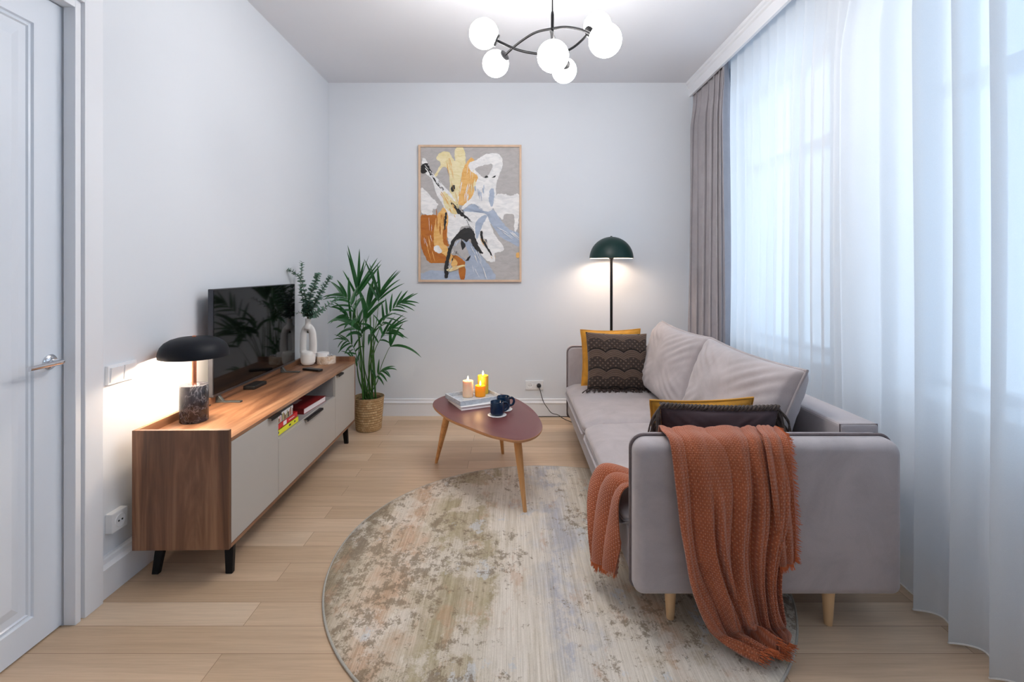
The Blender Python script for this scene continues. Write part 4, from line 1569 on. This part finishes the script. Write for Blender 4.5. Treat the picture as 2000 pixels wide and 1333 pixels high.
for a, b, pts in arms:
    pts = list(pts)
    arm = obj('arm', MB().tube(cr(pts, 10), 0.0062, 10), M_black, ch, smooth=True)
    for g, end, prev in ((a, pts[0], pts[1]), (b, pts[-1], pts[-2])):
        c = GL[g]
        d = (end - c).normalized()
        m = MB()
        # globe
        rings = []
        u = d.orthogonal().normalized()
        w_ = d.cross(u)
        nb = 32
        vs = []
        for i in range(19):
            th = PI * i / 18
            for k in range(nb):
                ph = 2 * PI * k / nb
                vs.append(c + (d * math.cos(th) + (u * math.cos(ph) + w_ * math.sin(ph)) * math.sin(th)) * GR)
        fs = [(i * nb + k, i * nb + (k + 1) % nb, (i + 1) * nb + (k + 1) % nb, (i + 1) * nb + k) for i in range(18) for k in range(nb)]
        m.add(vs, fs)
        obj('globe', m, M_globe, ch, smooth=True, angle=3.2)
        m = MB()
        m.tube([c + d * (GR * 0.88), c + d * (GR * 1.03), c + d * (GR * 1.07)], [0.029, 0.029, 0.024], 24)
        m.tube([c + d * (GR * 1.0), end], 0.0062, 8)
        obj('cap', m, M_black, ch, smooth=True)

# ------------------------------------------------------------------ coffee table
ZT = 0.42
ol = [(845.2, 788.8), (851, 781), (868, 773.5), (893, 769), (935, 766.5), (974, 769), (1003, 777), (1026, 789), (1045.5, 805.5), (1057.5, 825), (1058.8, 839), (1048, 851), (1029, 858.5), (1009.6, 860.5),
      (988, 857), (954, 849), (916, 834.5), (880, 820), (858.5, 805.5), (848, 796)]
out = cr([G(x, y, ZT) for x, y in ol], 5, True)
cen = sum(out, Vector()) / len(out)
ct = thing('coffee_table', (cen.x, cen.y, 0), 'egg-shaped coffee table with burgundy top and three splayed oak legs', 'coffee table')
m = MB()
n = len(out)
shr = lambda k, z: [Vector((cen.x + (p.x - cen.x) * k, cen.y + (p.y - cen.y) * k, z)) for p in out]
rings = [shr(0.985, ZT - 0.0175), shr(0.998, ZT - 0.010), shr(1.0, ZT - 0.003), shr(0.998, ZT - 0.0008), shr(0.994, ZT)]
vs = [p for r in rings for p in r]
m.add(vs, [(i * n + k, i * n + (k + 1) % n, (i + 1) * n + (k + 1) % n, (i + 1) * n + k) for i in range(3) for k in range(n)], 1)
m.add(vs, [(3 * n + k, 3 * n + (k + 1) % n, 4 * n + (k + 1) % n, 4 * n + k) for k in range(n)] + [tuple(4 * n + k for k in range(n))], 0)
m.add(rings[0], [tuple(range(n - 1, -1, -1))], 1)
obj('tabletop', m, [M_ttop, M_tedge], ct, smooth=True, angle=0.5)
feet = [((1025.5, 1000), RUG), ((852, 905), 0.0), ((982, 887), 0.0)]
tops = [G(1010, 848, ZT), G(873, 808, ZT), G(974, 778, ZT)]
for (fp, z0), tp in zip(feet, tops):
    f = G(fp[0], fp[1], z0)
    tp = Vector((tp.x, tp.y, ZT - 0.0178))
    if z0 == 0.0 and fp[0] == 982:
        tp = Vector((f.x - 0.03, f.y - 0.07, ZT - 0.0178))
    m = MB()
    m.tube([f, f.lerp(tp, 0.3), f.lerp(tp, 0.8), tp], [0.0105, 0.014, 0.0215, 0.022], 20)
    # flatten the foot and the top onto their planes
    for i in range(20):
        m.v[i].z = z0 + 0.0003
        m.v[60 + i].z = ZT - 0.0178
    obj('leg', m, M_tleg, ct, smooth=True)


def frame2(o, ang):
    return Matrix.Translation((o[0], o[1], 0)) @ Matrix.Rotation(math.radians(ang), 4, 'Z')


BR = frame2((-0.325, 3.165), 26)
zt = ZT + 0.0004
bk = thing('book', (-0.3, 3.3, ZT), 'white square book lying under the marble tray on the coffee table', 'book')
m = MB()
m.box(0, 0.27, 0, 0.27, zt, zt + 0.003, 0, BR)
m.box(0, 0.27, 0, 0.27, zt + 0.019, zt + 0.022, 0, BR)
m.box(0, 0.004, 0, 0.27, zt + 0.003, zt + 0.019, 0, BR)
obj('cover', m, M_whitebook, bk, bevel=0.0008)
obj('pages', MB().box(0.004, 0.266, 0.004, 0.266, zt + 0.0031, zt + 0.0189, 0, BR), M_paper, bk)
TR = frame2((-0.335, 3.185), 31)
tz = zt + 0.0226
ty = thing('tray', (-0.25, 3.3, tz), 'rectangular pale marbled tray holding three candles on the coffee table', 'tray')
m = MB()
TU, TV_ = 0.315, 0.245
m.box(0, TU, 0, TV_, tz, tz + 0.008, 0, TR)
obj('tray_base', m, M_traymarble, ty, bevel=0.001)
m = MB()
for (a, b, c_, d_) in ((0, TU, 0, 0.009), (0, TU, TV_ - 0.009, TV_), (0, 0.009, 0.009, TV_ - 0.009), (TU - 0.009, TU, 0.009, TV_ - 0.009)):
    m.box(a, b, c_, d_, tz + 0.0081, tz + 0.031, 0, TR)
obj('rim', m, M_traymarble, ty, bevel=0.001)
cz = tz + 0.0085


def candle(u, v, r, h, mat, label):
    c = TR @ Vector((u, v, 0))
    t = thing('candle', (c.x, c.y, cz), label, 'candle', 'lit candles on the tray')
    obj('wax', MB().lathe([(0, cz), (r - 0.002, cz), (r, cz + 0.002), (r, cz + h - 0.002), (r - 0.003, cz + h), (r - 0.008, cz + h - 0.003), (0.006, cz + h - 0.008), (0, cz + h - 0.008)], (c.x, c.y, 0), 36), mat, t, smooth=True)
    obj('wick', MB().tube([(c.x, c.y, cz + h - 0.009), (c.x + 0.001, c.y, cz + h + 0.006)], 0.0012, 6), M_wick, t)
    fz_ = cz + h - 0.001
    obj('flame', MB().lathe([(0.0, fz_), (0.0042, fz_ + 0.004), (0.0060, fz_ + 0.010), (0.0050, fz_ + 0.018), (0.0024, fz_ + 0.027), (0, fz_ + 0.034)], (c.x, c.y, 0), 14), M_flame, t, smooth=True)
    L = bpy.data.lights.new('candle_light', 'POINT')
    L.energy = 0.35
    L.color = (1.0, 0.62, 0.28)
    L.shadow_soft_size = 0.008
    o = bpy.data.objects.new('candle_light', L)
    o.location = (c.x, c.y, fz_ + 0.045)
    COL.objects.link(o)


candle(0.135, 0.165, 0.0365, 0.112, wax('wax_blush', rgb(240, 205, 175), 0), 'blush pink pillar candle, leftmost on the tray')
candle(0.215, 0.135, 0.0360, 0.075, wax('wax_orange', rgb(250, 166, 30), 0), 'short orange pillar candle in front of the tall yellow one')
candle(0.268, 0.196, 0.0385, 0.128, wax('wax_yellow', rgb(226, 184, 60), 0), 'tallest candle, mustard yellow, at the back of the tray')


def mug(px, py, hang, label, slabel, seed):
    c = G(px, py, ZT)
    zt_ = ZT + 0.0004
    obj_ = obj('saucer', MB().lathe([(0, zt_), (0.052, zt_), (0.058, zt_ + 0.002), (0.059, zt_ + 0.005), (0.054, zt_ + 0.006), (0.04, zt_ + 0.0045), (0, zt_ + 0.0045)], (c.x, c.y, 0), 40), M_coaster,
               smooth=True, loc=(c.x, c.y, ZT))
    tag(obj_, slabel, 'saucer', 'saucers on the coffee table')
    z0 = zt_ + 0.0062
    t = thing('mug', (c.x, c.y, z0), label, 'mug', 'blue mugs on the coffee table')
    r, h = 0.043, 0.082
    obj('mug_body', MB().lathe([(0, z0), (0.032, z0), (0.040, z0 + 0.004), (r, z0 + 0.014), (r + 0.001, z0 + h * 0.6), (r - 0.001, z0 + h - 0.001), (r - 0.0025, z0 + h), (r - 0.004, z0 + h - 0.002), (r - 0.0045, z0 + 0.02), (r - 0.012, z0 + 0.008), (0, z0 + 0.007)], (c.x, c.y, 0), 44), M_mug, t, smooth=True)
    a = math.radians(hang)
    d = Vector((math.cos(a), math.sin(a), 0))
    pts = [Vector((c.x, c.y, z0)) + d * q + Vector((0, 0, zz)) for q, zz in ((r - 0.002, 0.066), (r + 0.015, 0.068), (r + 0.027, 0.056), (r + 0.028, 0.040), (r + 0.018, 0.024), (r - 0.002, 0.020))]
    obj('handle', MB().tube(cr(pts, 6), 0.0052, 10, flat=1.5), M_mug, t, smooth=True)


mug(971, 812, 20, 'dark blue glazed mug standing nearer on the coffee table', 'round white saucer under the nearer blue mug', 1)
mug(983, 801, 15, 'dark blue glazed mug standing behind the nearer mug', 'round white saucer under the farther blue mug', 2)

# ------------------------------------------------------------------ sofa
SX0, SX1 = 0.452, 1.425
YA0, YA1 = 1.79, 1.905        # near arm
YF0, YF1 = 3.985, 4.095       # far arm
ZB, ZA = 0.130, 0.70
so = thing('sofa', (0.93, 2.95, 0), 'grey velvet three-seat sofa with piped arms under the windows on the right', 'sofa')


def rrect(x0, x1, z0, z1, r, n=7, rb=None):
    """rounded rectangle in XZ; rb radius of bottom corners"""
    rb = r if rb is None else rb
    pts = []
    for (cx, cz, a0, rr) in ((x1 - r, z1 - r, 0, r), (x0 + r, z1 - r, 90, r), (x0 + rb, z0 + rb, 180, rb), (x1 - rb, z0 + rb, 270, rb)):
        for k in range(n + 1):
            a = math.radians(a0 + 90 * k / n)
            pts.append((cx + rr * math.cos(a), cz + rr * math.sin(a)))
    return pts


def padded(m, x0, x1, z0, z1, yface, yback, r, pad, rb=0.03):
    """slab whose face side (yface) is cushion-rounded, ring-lofted"""
    sgn = 1 if yback > yface else -1
    rings = []
    steps = 7
    for k in range(steps + 1):
        a = PI / 2 * k / steps
        inset = pad * (1 - math.sin(a)) * 0.75
        y = yface + sgn * pad * (1 - math.cos(a)) * 0.9
        rings.append([Vector((x, y, z)) for x, z in rrect(x0 + inset, x1 - inset, z0 + inset, z1 - inset, max(r - inset * 0.5, 0.01), rb=max(rb - inset * 0.3, 0.01))])
    rings.append([Vector((x, yback, z)) for x, z in rrect(x0, x1, z0, z1, r, rb=rb)])
    # face centre bulge
    n = len(rings[0])
    loft_r = rings
    vs = [p for r_ in loft_r for p in r_]
    fs = [(i * n + k, i * n + (k + 1) % n, (i + 1) * n + (k + 1) % n, (i + 1) * n + k) for i in range(len(loft_r) - 1) for k in range(n)]
    fs.append(tuple(range(n - 1, -1, -1)))
    fs.append(tuple((len(loft_r) - 1) * n + k for k in range(n)))
    m.add(vs, fs)


m = MB()
padded(m, SX0, SX1 + 0.01, ZB, ZA, YA0, YA1, 0.05, 0.05)
ar = obj('arm', m, M_sofa, so, smooth=True, angle=0.9)
ring = rrect(SX0 - 0.003, SX1 + 0.013, ZB - 0.002, ZA + 0.004, 0.05, rb=0.03)
obj('piping', MB().tube([(x, YA0 + 0.075, z) for x, z in ring], 0.0062, 8, closed=True), M_piping, ar, smooth=True)
m = MB()
padded(m, SX0, SX1 + 0.01, ZB, ZA, YF0, YF1, 0.05, 0.02)
ar = obj('arm', m, M_sofa, so, smooth=True, angle=0.9)
obj('piping', MB().tube([(x, YF0 + 0.012, z) for x, z in ring], 0.0062, 8, closed=True), M_piping, ar, smooth=True)
# base rail, backrest frame
obj('base', B(0.452, 1.27, YA1 + 0.001, YF0 - 0.001, 0.165, 0.335), M_sofa, so, bevel=0.012, seg=3)
obj('backrest_frame', B(1.272, 1.425, YA1 + 0.001, YF0 - 0.001, 0.20, 0.732), M_sofa, so, bevel=0.014, seg=3)
obj('backrest_piping', MB().tube([(1.276, YA1 + 0.008, 0.40), (1.276, YA1 + 0.008, 0.728), (1.421, YA1 + 0.008, 0.728), (1.421, YA1 + 0.008, 0.60)], 0.0028, 6), M_piping, so)


def seat_cushion(y0, y1, z0, z1, x0, x1):
    """soft box: rounded front and edges"""
    m = MB()

    def f(u, v):
        # u around the profile (XZ), v along Y
        prof = [(x1, z0), (x0 + 0.05, z0), (x0 + 0.012, z0 + 0.006), (x0 - 0.006, z0 + 0.028), (x0 - 0.004, z0 + 0.055), (x0 + 0.022, z1 - 0.018), (x0 + 0.07, z1 - 0.002), (x0 + 0.16, z1 + 0.004), (x0 + 0.4, z1 + 0.008), (x1, z1)]
        x, z_ = rowspline(prof, u)
        e = min(v, 1 - v) * (y1 - y0)
        k = 1 - max(0, 1 - e / 0.05) ** 2.2
        zm = (z0 + z1) / 2
        z_ = zm + (z_ - zm) * lerp(0.45, 1.0, k)
        if x < x0 + 0.1:
            x = x + (1 - k) * 0.022
        z_ += 0.003 * noise.noise(Vector((x * 6, v * 9, 3))) * (1 if z_ > zm else 0)
        return Vector((x, lerp(y0, y1, v), z_))
    m.grid(f, 60, 60)
    m.uv = None
    o = obj('seat_cushion', m, M_sofa, so, smooth=True, angle=3.2)
    pp = [f(0.27, v / 40) + Vector((-0.004, 0, 0)) for v in range(41)]
    obj('piping', MB().tube(pp, 0.0052, 8), M_sofa, o, smooth=True)
    return o


YM = 2.955
seat_cushion(YA1 + 0.004, YM - 0.001, 0.325, 0.413, 0.440, 1.27)
seat_cushion(YM + 0.001, YF0 - 0.004, 0.325, 0.413, 0.440, 1.27)
# legs
for (x, y) in ((0.598, 1.857), (1.185, 1.842), (0.598, 4.03), (1.30, 4.03)):
    z0 = RUG if math.hypot(x - RX, y - RY) < RR else 0.0
    c = Vector((x, y, 0))
    obj('leg', MB().lathe([(0.013, z0 + 0.0005), (0.0145, z0 + 0.003), (0.0225, ZB + 0.004), (0.0, ZB + 0.004)], c, 24), M_beech, so, smooth=True)


def pillow(name, c, U, V, N, a, b, t, mat, parent=None, pinch=0.10, piping=None, pr=0.005, res=36, power=0.5, wr=0.004, seed=0, dispfn=None, colfn=None, corner=0.0, dent=0.0, backt=1.0):
    """soft cushion; U,V,N unit axes, half sizes a,b ; thickness t (half)"""
    U, V, N = Vector(U).normalized(), Vector(V).normalized(), Vector(N).normalized()
    c = Vector(c)

    def outline(u, v):
        x = a * u * (1 - pinch * (1 - v * v) * abs(u) ** 1.5)
        y = b * v * (1 - pinch * (1 - u * u) * abs(v) ** 1.5)
        return x, y

    def pt(u, v, s_):
        x, y = outline(u, v)
        prof = max(0.0, (1 - abs(u) ** 2.6)) ** power * max(0.0, (1 - abs(v) ** 2.6)) ** power
        h_ = t * prof * (1 if s_ > 0 else backt)
        # wrinkles radiating from corners
        q = min(1, (abs(u * v)) * 1.2)
        wrk = wr * math.sin((abs(u) - abs(v)) * 26 + seed) * q * (1 - max(abs(u), abs(v)) ** 6)
        wrk += wr * 1.2 * noise.noise(Vector((u * 2.2 + seed, v * 2.2, s_)))
        p = c + U * x + V * y + N * (h_ + wrk * prof * 1.5) * s_
        if dispfn and s_ > 0:
            p += N * dispfn(u, v) * min(1, prof * 3)
        return p
    m = MB()
    m.uv = {}
    m.grid(lambda u, v: pt(2 * u - 1, 2 * v - 1, 1), res, res, 0, (lambda u, v: colfn(2 * u - 1, 2 * v - 1)) if colfn else None)
    m.grid(lambda u, v: pt(2 * u - 1, 2 * v - 1, -1), min(res, 48), min(res, 48), 0, (lambda u, v: colfn(9, 9)) if colfn else None)
    return m, outline, c, U, V, N


def piping_ring(outline, c, U, V, n=30, grow=0.004):
    pts = []
    for k in range(n):
        pts.append(outline(-1 + 2 * k / n, -1))
    for k in range(n):
        pts.append(outline(1, -1 + 2 * k / n))
    for k in range(n):
        pts.append(outline(1 - 2 * k / n, 1))
    for k in range(n):
        pts.append(outline(-1, 1 - 2 * k / n))
    return [c + U * x * (1 + grow) + V * y * (1 + grow) for x, y in pts]


# two large back cushions leaning on the backrest
for (y0, y1, sd) in ((YM + 0.015, 3.93, 1), (2.02, YM + 0.005, 2)):
    cb = Vector((1.035, (y0 + y1) / 2, 0.415))
    ctp = Vector((1.205, (y0 + y1) / 2, 0.915))
    V = (ctp - cb).normalized()
    U = Vector((0, -1, 0))
    N = U.cross(V)
    if N.x > 0:
        N = -N
    hb = (ctp - cb).length / 2
    cc = (cb + ctp) / 2 + Vector((0.0, 0, 0))
    mm, outl, c, U, V, N = pillow('back_cushion', cc, U, V, N, (y1 - y0) / 2 + 0.012, hb, 0.118, M_sofa, pinch=0.07, res=64, power=0.34, wr=0.009, seed=sd * 3, backt=0.95)
    o = obj('back_cushion', mm, M_sofa, so, smooth=True, angle=3.2)
    obj('piping', MB().tube(piping_ring(outl, c, U, V), 0.0065, 8, closed=True), M_sofa, o, smooth=True)


# ------------------------------------------------------------------ scatter cushions
def scatter(name, label, c, U, V, N, a, b, t, mat, pipemat=None, **k):
    r = thing(name, tuple(Vector(c) - Vector(V).normalized() * b), label, 'cushion', 'scatter cushions on the sofa')
    mm, outl, c, U, V, N = pillow(name, c, U, V, N, a, b, t, mat, **k)
    o = obj('cushion_cover', mm, mat, r, smooth=True, angle=3.2)
    if pipemat:
        obj('piping', MB().tube(piping_ring(outl, c, U, V), 0.005, 8, closed=True), pipemat, r, smooth=True)
    return r, outl, c, U, V, N


# far mustard cushion leaning on the far arm
scatter('scatter_cushion', 'mustard yellow velvet cushion mostly hidden behind the dark textured one at the far arm', (0.782, 3.885, 0.638), (1, -0.04, 0.02), (0, 0.12, 1), (0, -1, 0.1), 0.235, 0.218, 0.06, M_mustard, M_mustard, pinch=0.07, seed=4)


def knit_ph(u, v):
    """scallops across the face, three repeats up it"""
    w_ = abs(((u * 1.75 + 0.25) % 1) * 2 - 1)
    return (v * 1.5 - 0.20 * math.sin(PI * w_ * 0.5) ** 0.8) % 1.0


def knit_h(u, v):
    ph = knit_ph(u, v)
    if ph < 0.40:                                        # ribbed zigzag rows
        return 0.0015 + 0.0026 * abs(math.sin(ph * PI / 0.40 * 4))
    if ph < 0.47:                                        # deep outline of the scallop
        return -0.002
    return 0.001 + 0.006 * max(0, math.sin(u * 38 + v * 36)) * max(0, math.sin(u * 38 - v * 36))


def knit_c(u, v):
    if u > 5:
        return rgb(50, 38, 34)[:3]
    hgt = knit_h(u, v)
    t = max(0, min(1, hgt / 0.0045))
    a, b = rgb(24, 15, 12)[:3], rgb(102, 82, 70)[:3]
    return tuple(lerp(p, q, t) for p, q in zip(a, b))


r, outl, c, U, V, N = scatter('scatter_cushion', 'dark brown square cushion with wavy knotted pattern and tasselled bottom edge at the far arm', (0.800, 3.735, 0.634), (1, 0.02, -0.03), (0, 0.20, 1), (0, -1, 0.2), 0.236, 0.215, 0.075, M_knit,
                              pinch=0.05, seed=6, res=190, dispfn=knit_h, colfn=knit_c)
random.seed(8)
m = MB()
for k in range(60):
    u = -1.0 + 2.05 * k / 59
    x, y = outl(max(-1, min(1, u)), -1)
    p = c + U * x + V * y
    e = p + Vector((random.uniform(-0.03, 0.02) - (0.03 if u < -0.8 else 0), -random.uniform(0.045, 0.085), 0))
    e.z = 0.424 + random.uniform(0, 0.004)
    p.z = max(p.z, 0.428)
    mid = (p + e) / 2 + Vector((0, -0.008, 0.004))
    m.tube(cr([p, mid, e], 4), [0.003] * 6 + [0.0042, 0.0042, 0.003], 6)
obj('tassel_fringe', m, simple('dark_yarn', rgb(56, 42, 40), 0.95, nscale=80, namt=0.2), r, smooth=True)

# near pair leaning against the inner side of the near arm
scatter('scatter_cushion', 'mustard yellow velvet cushion behind the near arm, beside the plum one', (0.825, 2.165, 0.585), (1, 0.02, 0.02), (-0.06, -0.30, 1), (0, -1, -0.3), 0.222, 0.198, 0.06, M_mustard, M_mustard, pinch=0.06, seed=9)
r, outl, c, U, V, N = scatter('scatter_cushion', 'dark plum cushion with a braided fringed edge resting behind the near arm under the throw', (0.850, 2.045, 0.590), (1, 0.0, -0.02), (0, -0.18, 1), (0, -1, -0.18), 0.242, 0.178, 0.055, M_plum,
                              pinch=0.05, seed=12, wr=0.010)
m = MB()
random.seed(9)
# braid along the top edge
for strand in range(3):
    pts = []
    for k in range(101):
        u = -1 + 2 * k / 100
        x, y = outl(u, 1)
        ph = k * 0.62 + strand * 2 * PI / 3
        pts.append(c + U * x + V * (y + 0.005 + 0.009 * math.sin(ph)) + N * (0.006 * math.cos(ph)))
    m.tube(pts, 0.006, 6)
# hanging tassels at both sides
for s_ in (-1, 1):
    for k in range(26):
        v = 1.0 - 0.22 * (k / 25) * 2
        x, y = outl(s_, v)
        p = c + U * (x + s_ * 0.003) + V * y
        L = random.uniform(0.08, 0.13)
        off = random.uniform(0.006, 0.040) * s_
        q1 = p + Vector((off, random.uniform(-0.02, 0.01), -L * 0.4))
        q2 = p + Vector((off * 1.3 + random.uniform(-0.006, 0.006), random.uniform(-0.03, 0.02), -L))
        m.tube(cr([p, q1, q2], 5), [0.0036] * 11, 5)
obj('braid_fringe', m, M_braid, r, smooth=True)

# ------------------------------------------------------------------ throw
th = thing('throw_blanket', (0.80, 1.80, 0.0), 'terracotta waffle-weave throw draped over the near sofa arm down to the rug', 'blanket')
# rows: left (x,y,z), right (x,y,z), outward normal (ny,nz)
X_ = lambda px, Y: (px - 1000) / F * Y
rows = [
    (X_(1286, 1.94), 1.935, 0.50, X_(1512, 1.94), 1.935, 0.50, 1, 0.0),
    (X_(1286, 1.925), 1.925, 0.66, X_(1512, 1.93), 1.925, 0.66, 1, 0.2),
    (X_(1287, 1.905), 1.905, 0.706, X_(1512, 1.90), 1.905, 0.706, 0.3, 1),
    (X_(1292, 1.85), 1.852, 0.707, X_(1515, 1.85), 1.852, 0.707, 0, 1),
    (X_(1304, 1.80), 1.800, 0.698, X_(1524, 1.80), 1.800, 0.698, -0.6, 0.8),
    (X_(1311, 1.775), 1.778, 0.64, X_(1534, 1.775), 1.778, 0.64, -1, 0.1),
    (X_(1315, 1.775), 1.776, 0.53, X_(1541, 1.775), 1.776, 0.53, -1, 0),
    (X_(1320, 1.775), 1.776, 0.42, X_(1535, 1.775), 1.776, 0.42, -1, 0),
    (X_(1333, 1.775), 1.774, 0.31, X_(1519, 1.775), 1.774, 0.31, -1, 0),
    (X_(1345, 1.77), 1.770, 0.215, X_(1517, 1.77), 1.772, 0.215, -1, 0),
    (X_(1358, 1.765), 1.755, 0.13, X_(1524, 1.765), 1.765, 0.13, -1, 0.1),
    (X_(1376, 1.74), 1.735, 0.055, X_(1533, 1.75), 1.752, 0.065, -0.8, 0.5),
    (X_(1400, 1.71), 1.700, 0.017, X_(1541, 1.73), 1.735, 0.022, -0.3, 1),
    (X_(1437, 1.66), 1.655, 0.016, X_(1545, 1.69), 1.695, 0.018, 0, 1),
    (X_(1486, 1.61), 1.612, 0.016, X_(1545, 1.645), 1.655, 0.016, 0, 1),
]


def fold(t, s, k=0):
    """0..1 fold height: rounded ridges of uneven width with sharp valleys"""
    w_ = t + 0.05 * math.sin(t * 7 + 0.6) + 0.035 * math.sin(s * 5.2 + t * 5) + 0.02 * math.sin(s * 11 + t * 13)
    f = abs(math.sin(PI * (w_ * 4.6 + 0.12)))
    g = abs(math.sin(PI * (w_ * 9.7 + 0.4 + 0.5 * s)))
    c0 = lerp(0.30, 0.47, sstep(0.3, 1.0, s))
    c1 = lerp(0.66, 0.72, s)
    deep = math.exp(-((t - c0) / 0.022) ** 2) * sstep(0.36, 0.6, s) + 0.7 * math.exp(-((t - c1) / 0.018) ** 2) * sstep(0.3, 0.45, s)
    return 0.8 * f ** 0.62 + 0.2 * g ** 0.8 - min(deep, 0.8 * f ** 0.62) * 0.9 + 0.35 * math.exp(-((t - c0 - 0.05) / 0.03) ** 2) * sstep(0.36, 0.6, s)


def throw_pt(t, s):
    lx, ly, lz, rx, ry, rz, ny, nz = rowspline(rows, s)
    p = Vector((lerp(lx, rx, t), lerp(ly, ry, t), lerp(lz, rz, t)))
    n_ = Vector((0, ny, nz)).normalized()
    amp = 0.016 + 0.028 * sstep(0.3, 0.5, s) + 0.012 * sstep(0.72, 0.9, s)
    if s < 0.13:
        amp = 0.006
    h_ = fold(t, s) * amp
    big = 0.018 * sstep(0.35, 0.7, s) * max(0, math.sin(PI * (t * 1.6 - 0.2))) ** 2
    p += n_ * (0.004 + h_ + big)
    p.x += 0.006 * math.sin(s * 17 + t * 5) * sstep(0.3, 0.6, s)
    return p


m = MB()
m.uv = {}
b0 = len(m.v)
m.grid(lambda u, v: throw_pt(u, v), 150, 170)
for i in list(m.uv):
    u, v = m.uv[i]
    m.uv[i] = (u * 0.62, v * 1.45)
# short inner flap on the right, ending above the long part
frow = [
    (X_(1478, 1.90), 1.905, 0.710, X_(1516, 1.90), 1.905, 0.709, 0.3, 1),
    (X_(1480, 1.85), 1.850, 0.712, X_(1524, 1.85), 1.852, 0.710, 0, 1),
    (X_(1486, 1.80), 1.790, 0.705, X_(1534, 1.80), 1.796, 0.700, -0.6, 0.8),
    (X_(1492, 1.77), 1.758, 0.64, X_(1540, 1.77), 1.770, 0.64, -1, 0.1),
    (X_(1500, 1.765), 1.748, 0.52, X_(1545, 1.77), 1.768, 0.52, -1, 0),
    (X_(1508, 1.765), 1.745, 0.40, X_(1549, 1.77), 1.768, 0.40, -1, 0),
    (X_(1514, 1.765), 1.748, 0.30, X_(1549, 1.77), 1.768, 0.31, -1, 0),
    (X_(1517, 1.765), 1.750, 0.275, X_(1548, 1.77), 1.768, 0.285, -1, 0),
]


def flap_pt(t, s):
    lx, ly, lz, rx, ry, rz, ny, nz = rowspline(frow, s)
    p = Vector((lerp(lx, rx, t), lerp(ly, ry, t), lerp(lz, rz, t)))
    n_ = Vector((0, ny, nz)).normalized()
    return p + n_ * (0.006 + 0.012 * abs(math.sin(PI * (t * 2.2 + 0.1 + 0.2 * math.sin(s * 5)))))


b1 = len(m.v)
m.grid(flap_pt, 44, 110)
for i in range(b1, len(m.v)):
    u, v = m.uv[i]
    m.uv[i] = (u * 0.2, v * 0.62)
# piece running along the seat behind the arm and over the seat front
srow = [
    (0.92, 1.925, 0.432, 0.92, 2.01, 0.432, 0, 1),
    (0.75, 1.925, 0.432, 0.75, 2.04, 0.432, 0, 1),
    (0.60, 1.925, 0.440, 0.60, 2.10, 0.438, 0, 1),
    (0.52, 1.925, 0.458, 0.50, 2.17, 0.446, -0.1, 1),
    (0.470, 1.920, 0.455, 0.425, 2.19, 0.440, -0.5, 1),
    (0.446, 1.915, 0.415, 0.388, 2.185, 0.40, -1, 0.5),
    (0.440, 1.915, 0.34, 0.368, 2.16, 0.33, -1, 0),
    (0.432, 1.915, 0.26, 0.358, 2.12, 0.25, -1, 0),
    (0.426, 1.915, 0.18, 0.352, 2.09, 0.17, -1, 0),
    (0.424, 1.915, 0.140, 0.352, 2.07, 0.115, -1, 0),
]


def seat_pt(t, s):
    lx, ly, lz, rx, ry, rz, nx, nz = rowspline(srow, s)
    p = Vector((lerp(lx, rx, t), lerp(ly, ry, t), lerp(lz, rz, t)))
    n_ = Vector((nx, 0, nz)).normalized()
    h_ = abs(math.sin(PI * (t * 2.3 + 0.1 + 0.30 * math.sin(s * 4.5)))) ** 0.6
    return p + n_ * (0.004 + 0.034 * h_ * sstep(0.25, 0.5, s))


b2 = len(m.v)
m.grid(seat_pt, 60, 90)
for i in range(b2, len(m.v)):
    u, v = m.uv[i]
    m.uv[i] = (u * 0.32, v * 0.9)
o = obj('blanket_cloth', m, M_throw, th, smooth=True, angle=3.2, solid=0.004)
# fringes
random.seed(12)
m = MB()


def strand(p, d, L, r=0.0013):
    pts = [p]
    q = p.copy()
    dd = d.normalized()
    for k in range(3):
        dd = (dd + Vector((random.uniform(-.25, .25), random.uniform(-.25, .25), random.uniform(-.25, .15)))).normalized()
        q = q + dd * L / 3
        q.z = max(q.z, 0.014)
        pts.append(q.copy())
    m.tube(pts, [r, r, r * 0.8, r * 0.5], 5)


for k in range(120):
    t = k / 119
    p = throw_pt(t, 1.0)
    strand(p, Vector((0.75, -0.5, 0.0)), random.uniform(0.018, 0.032))
obj('fringe', m, M_fringe, th, smooth=True)
m = MB()
for k in range(60):
    strand(flap_pt(k / 59, 1.0), Vector((0.05, -0.1, -1)), random.uniform(0.012, 0.022))
for k in range(190):
    s_ = 0.04 + 0.94 * k / 189
    strand(flap_pt(1.0, s_), Vector((0.9, -0.15, -0.35)), random.uniform(0.012, 0.026))
obj('fringe', m, M_fringe, th, smooth=True)
m = MB()
for k in range(70):
    strand(seat_pt(k / 69, 1.0), Vector((0, 0, -1)), random.uniform(0.012, 0.02))
for k in range(40):
    p = seat_pt(0.5 + 0.3 * k / 39, 0.985) + Vector((0.01, 0, 0))
    strand(p, Vector((0, 0, -1)), random.uniform(0.03, 0.045), 0.002)
obj('fringe', m, M_fringe, th, smooth=True)
